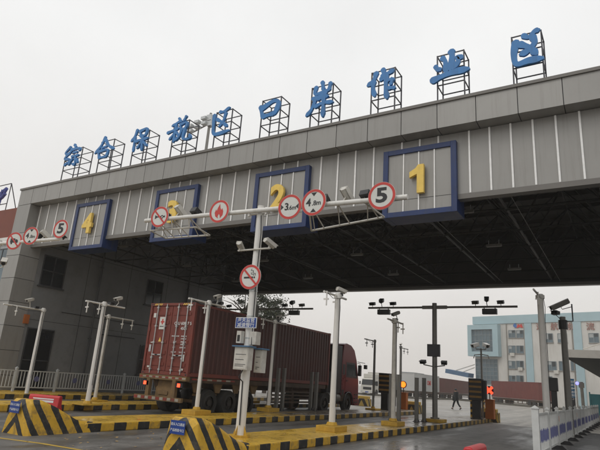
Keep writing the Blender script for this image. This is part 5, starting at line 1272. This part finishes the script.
# ================================================================== HAZE
hz = bpy.data.materials.new('haze_air'); hz.use_nodes = True; hn = hz.node_tree; hn.nodes.clear()
hv = hn.nodes.new('ShaderNodeVolumePrincipled'); hv.inputs['Color'].default_value = (.97, .96, .945, 1); hv.inputs['Density'].default_value = .0008; hv.inputs['Anisotropy'].default_value = .2
ho = hn.nodes.new('ShaderNodeOutputMaterial'); hn.links.new(hv.outputs[0], ho.inputs['Volume'])
m = MB(); m.box(-425, 425, -65, 565, -1.5, 34); tag(m.build('haze', hz), 'thin pale overcast haze filling the air', 'haze', kind='stuff')

# ================================================================== PERSON
def skin_mesh(name, verts, edges, radii, matl, parent, root=0):
    me = bpy.data.meshes.new(name); me.from_pydata(verts, edges, []); me.materials.append(matl)
    o = bpy.data.objects.new(name, me); COL.objects.link(o); o.parent = parent
    md = o.modifiers.new('skin', 'SKIN'); md.use_smooth_shade = True
    for i, r in enumerate(radii): me.skin_vertices[0].data[i].radius = r if isinstance(r, tuple) else (r, r)
    me.skin_vertices[0].data[root].use_root = True
    s_ = o.modifiers.new('sub', 'SUBSURF'); s_.levels = 1; s_.render_levels = 2
    return o
P = onZ(456.5, 409.6, 0)
pt = thing('person', 'person in dark coat walking across the yard', 'person', P); pt.rotation_euler.z = math.radians(62); pt.scale = (1.04,) * 3
# local frame: walks along +Y, Z up
V = [(0, 0, .93), (0, .01, 1.12), (0, .02, 1.36), (0, .03, 1.48), (0, .06, 1.6), (0, .07, 1.7),
     (-.1, .02, .9), (-.1, .2, .52), (-.1, .34, .1), (-.1, .48, .05), (.1, 0, .9), (.1, -.1, .5), (.1, -.4, .16), (.1, -.3, .05),
     (-.19, .02, 1.42), (-.24, -.12, 1.15), (-.22, -.1, .92), (.19, .02, 1.42), (.24, .1, 1.15), (.2, .26, .96)]
Ed = [(0, 1), (1, 2), (2, 3), (3, 4), (4, 5), (0, 6), (6, 7), (7, 8), (8, 9), (0, 10), (10, 11), (11, 12), (12, 13), (2, 14), (14, 15), (15, 16), (2, 17), (17, 18), (18, 19)]
Rd = [.12, .12, .14, .05, .085, .07, .085, .06, .042, .035, .085, .06, .042, .035, .06, .042, .035, .06, .042, .035]
body = skin_mesh('body', V, Ed, Rd, skin_m, pt)
co = skin_mesh('coat', [(0, 0, .78), (0, 0, 1.0), (0, .01, 1.2), (0, .02, 1.38), (-.19, .02, 1.42), (-.25, -.12, 1.15), (-.23, -.1, .97), (.19, .02, 1.42), (.25, .1, 1.15), (.21, .24, .99), (0, .03, 1.5)], [(0, 1), (1, 2), (2, 3), (3, 4), (4, 5), (5, 6), (3, 7), (7, 8), (8, 9), (3, 10)], [(.2, .16), (.19, .155), (.185, .15), (.19, .14), .085, .068, .055, .085, .068, .055, .075], coat_m, pt)
tr = skin_mesh('trousers', [(0, 0, .92), (-.1, .02, .86), (-.1, .2, .52), (-.1, .34, .14), (.1, 0, .86), (.1, -.1, .5), (.1, -.38, .2)], [(0, 1), (1, 2), (2, 3), (0, 4), (4, 5), (5, 6)], [.13, .11, .085, .068, .11, .085, .068], trouser_m, pt)
for k, (sx_, yy, zz, rx) in enumerate(((-.1, .4, .06, .25), (.1, -.36, .1, -.6))):
    m = MB(); m.sphere((0, 0, 0), 1, 0, 10, 6, (.05, .14, .05)); o = m.build('shoe', black_p, pt, world=False, smooth=True); o.location = (sx_, yy, zz); o.rotation_euler.x = rx
m = MB(); m.sphere((0, .05, 1.66), .11, 0, 12, 8, (.92, 1.05, 1.0)); m.build('hair', black_p, pt, world=False, smooth=True)
t = thing('shoulder_bag', 'dark bag carried by the walking person', 'bag', P)
t.rotation_euler = pt.rotation_euler
m = MB(); m.box(-.36, -.24, -.25, .12, .75, 1.12); m.tube([(-.3, -.15, 1.1), (-.22, -.02, 1.46), (-.3, .05, 1.1)], .015, 6); m.build('pouch', coat_m, t, world=False, bevel=.03)
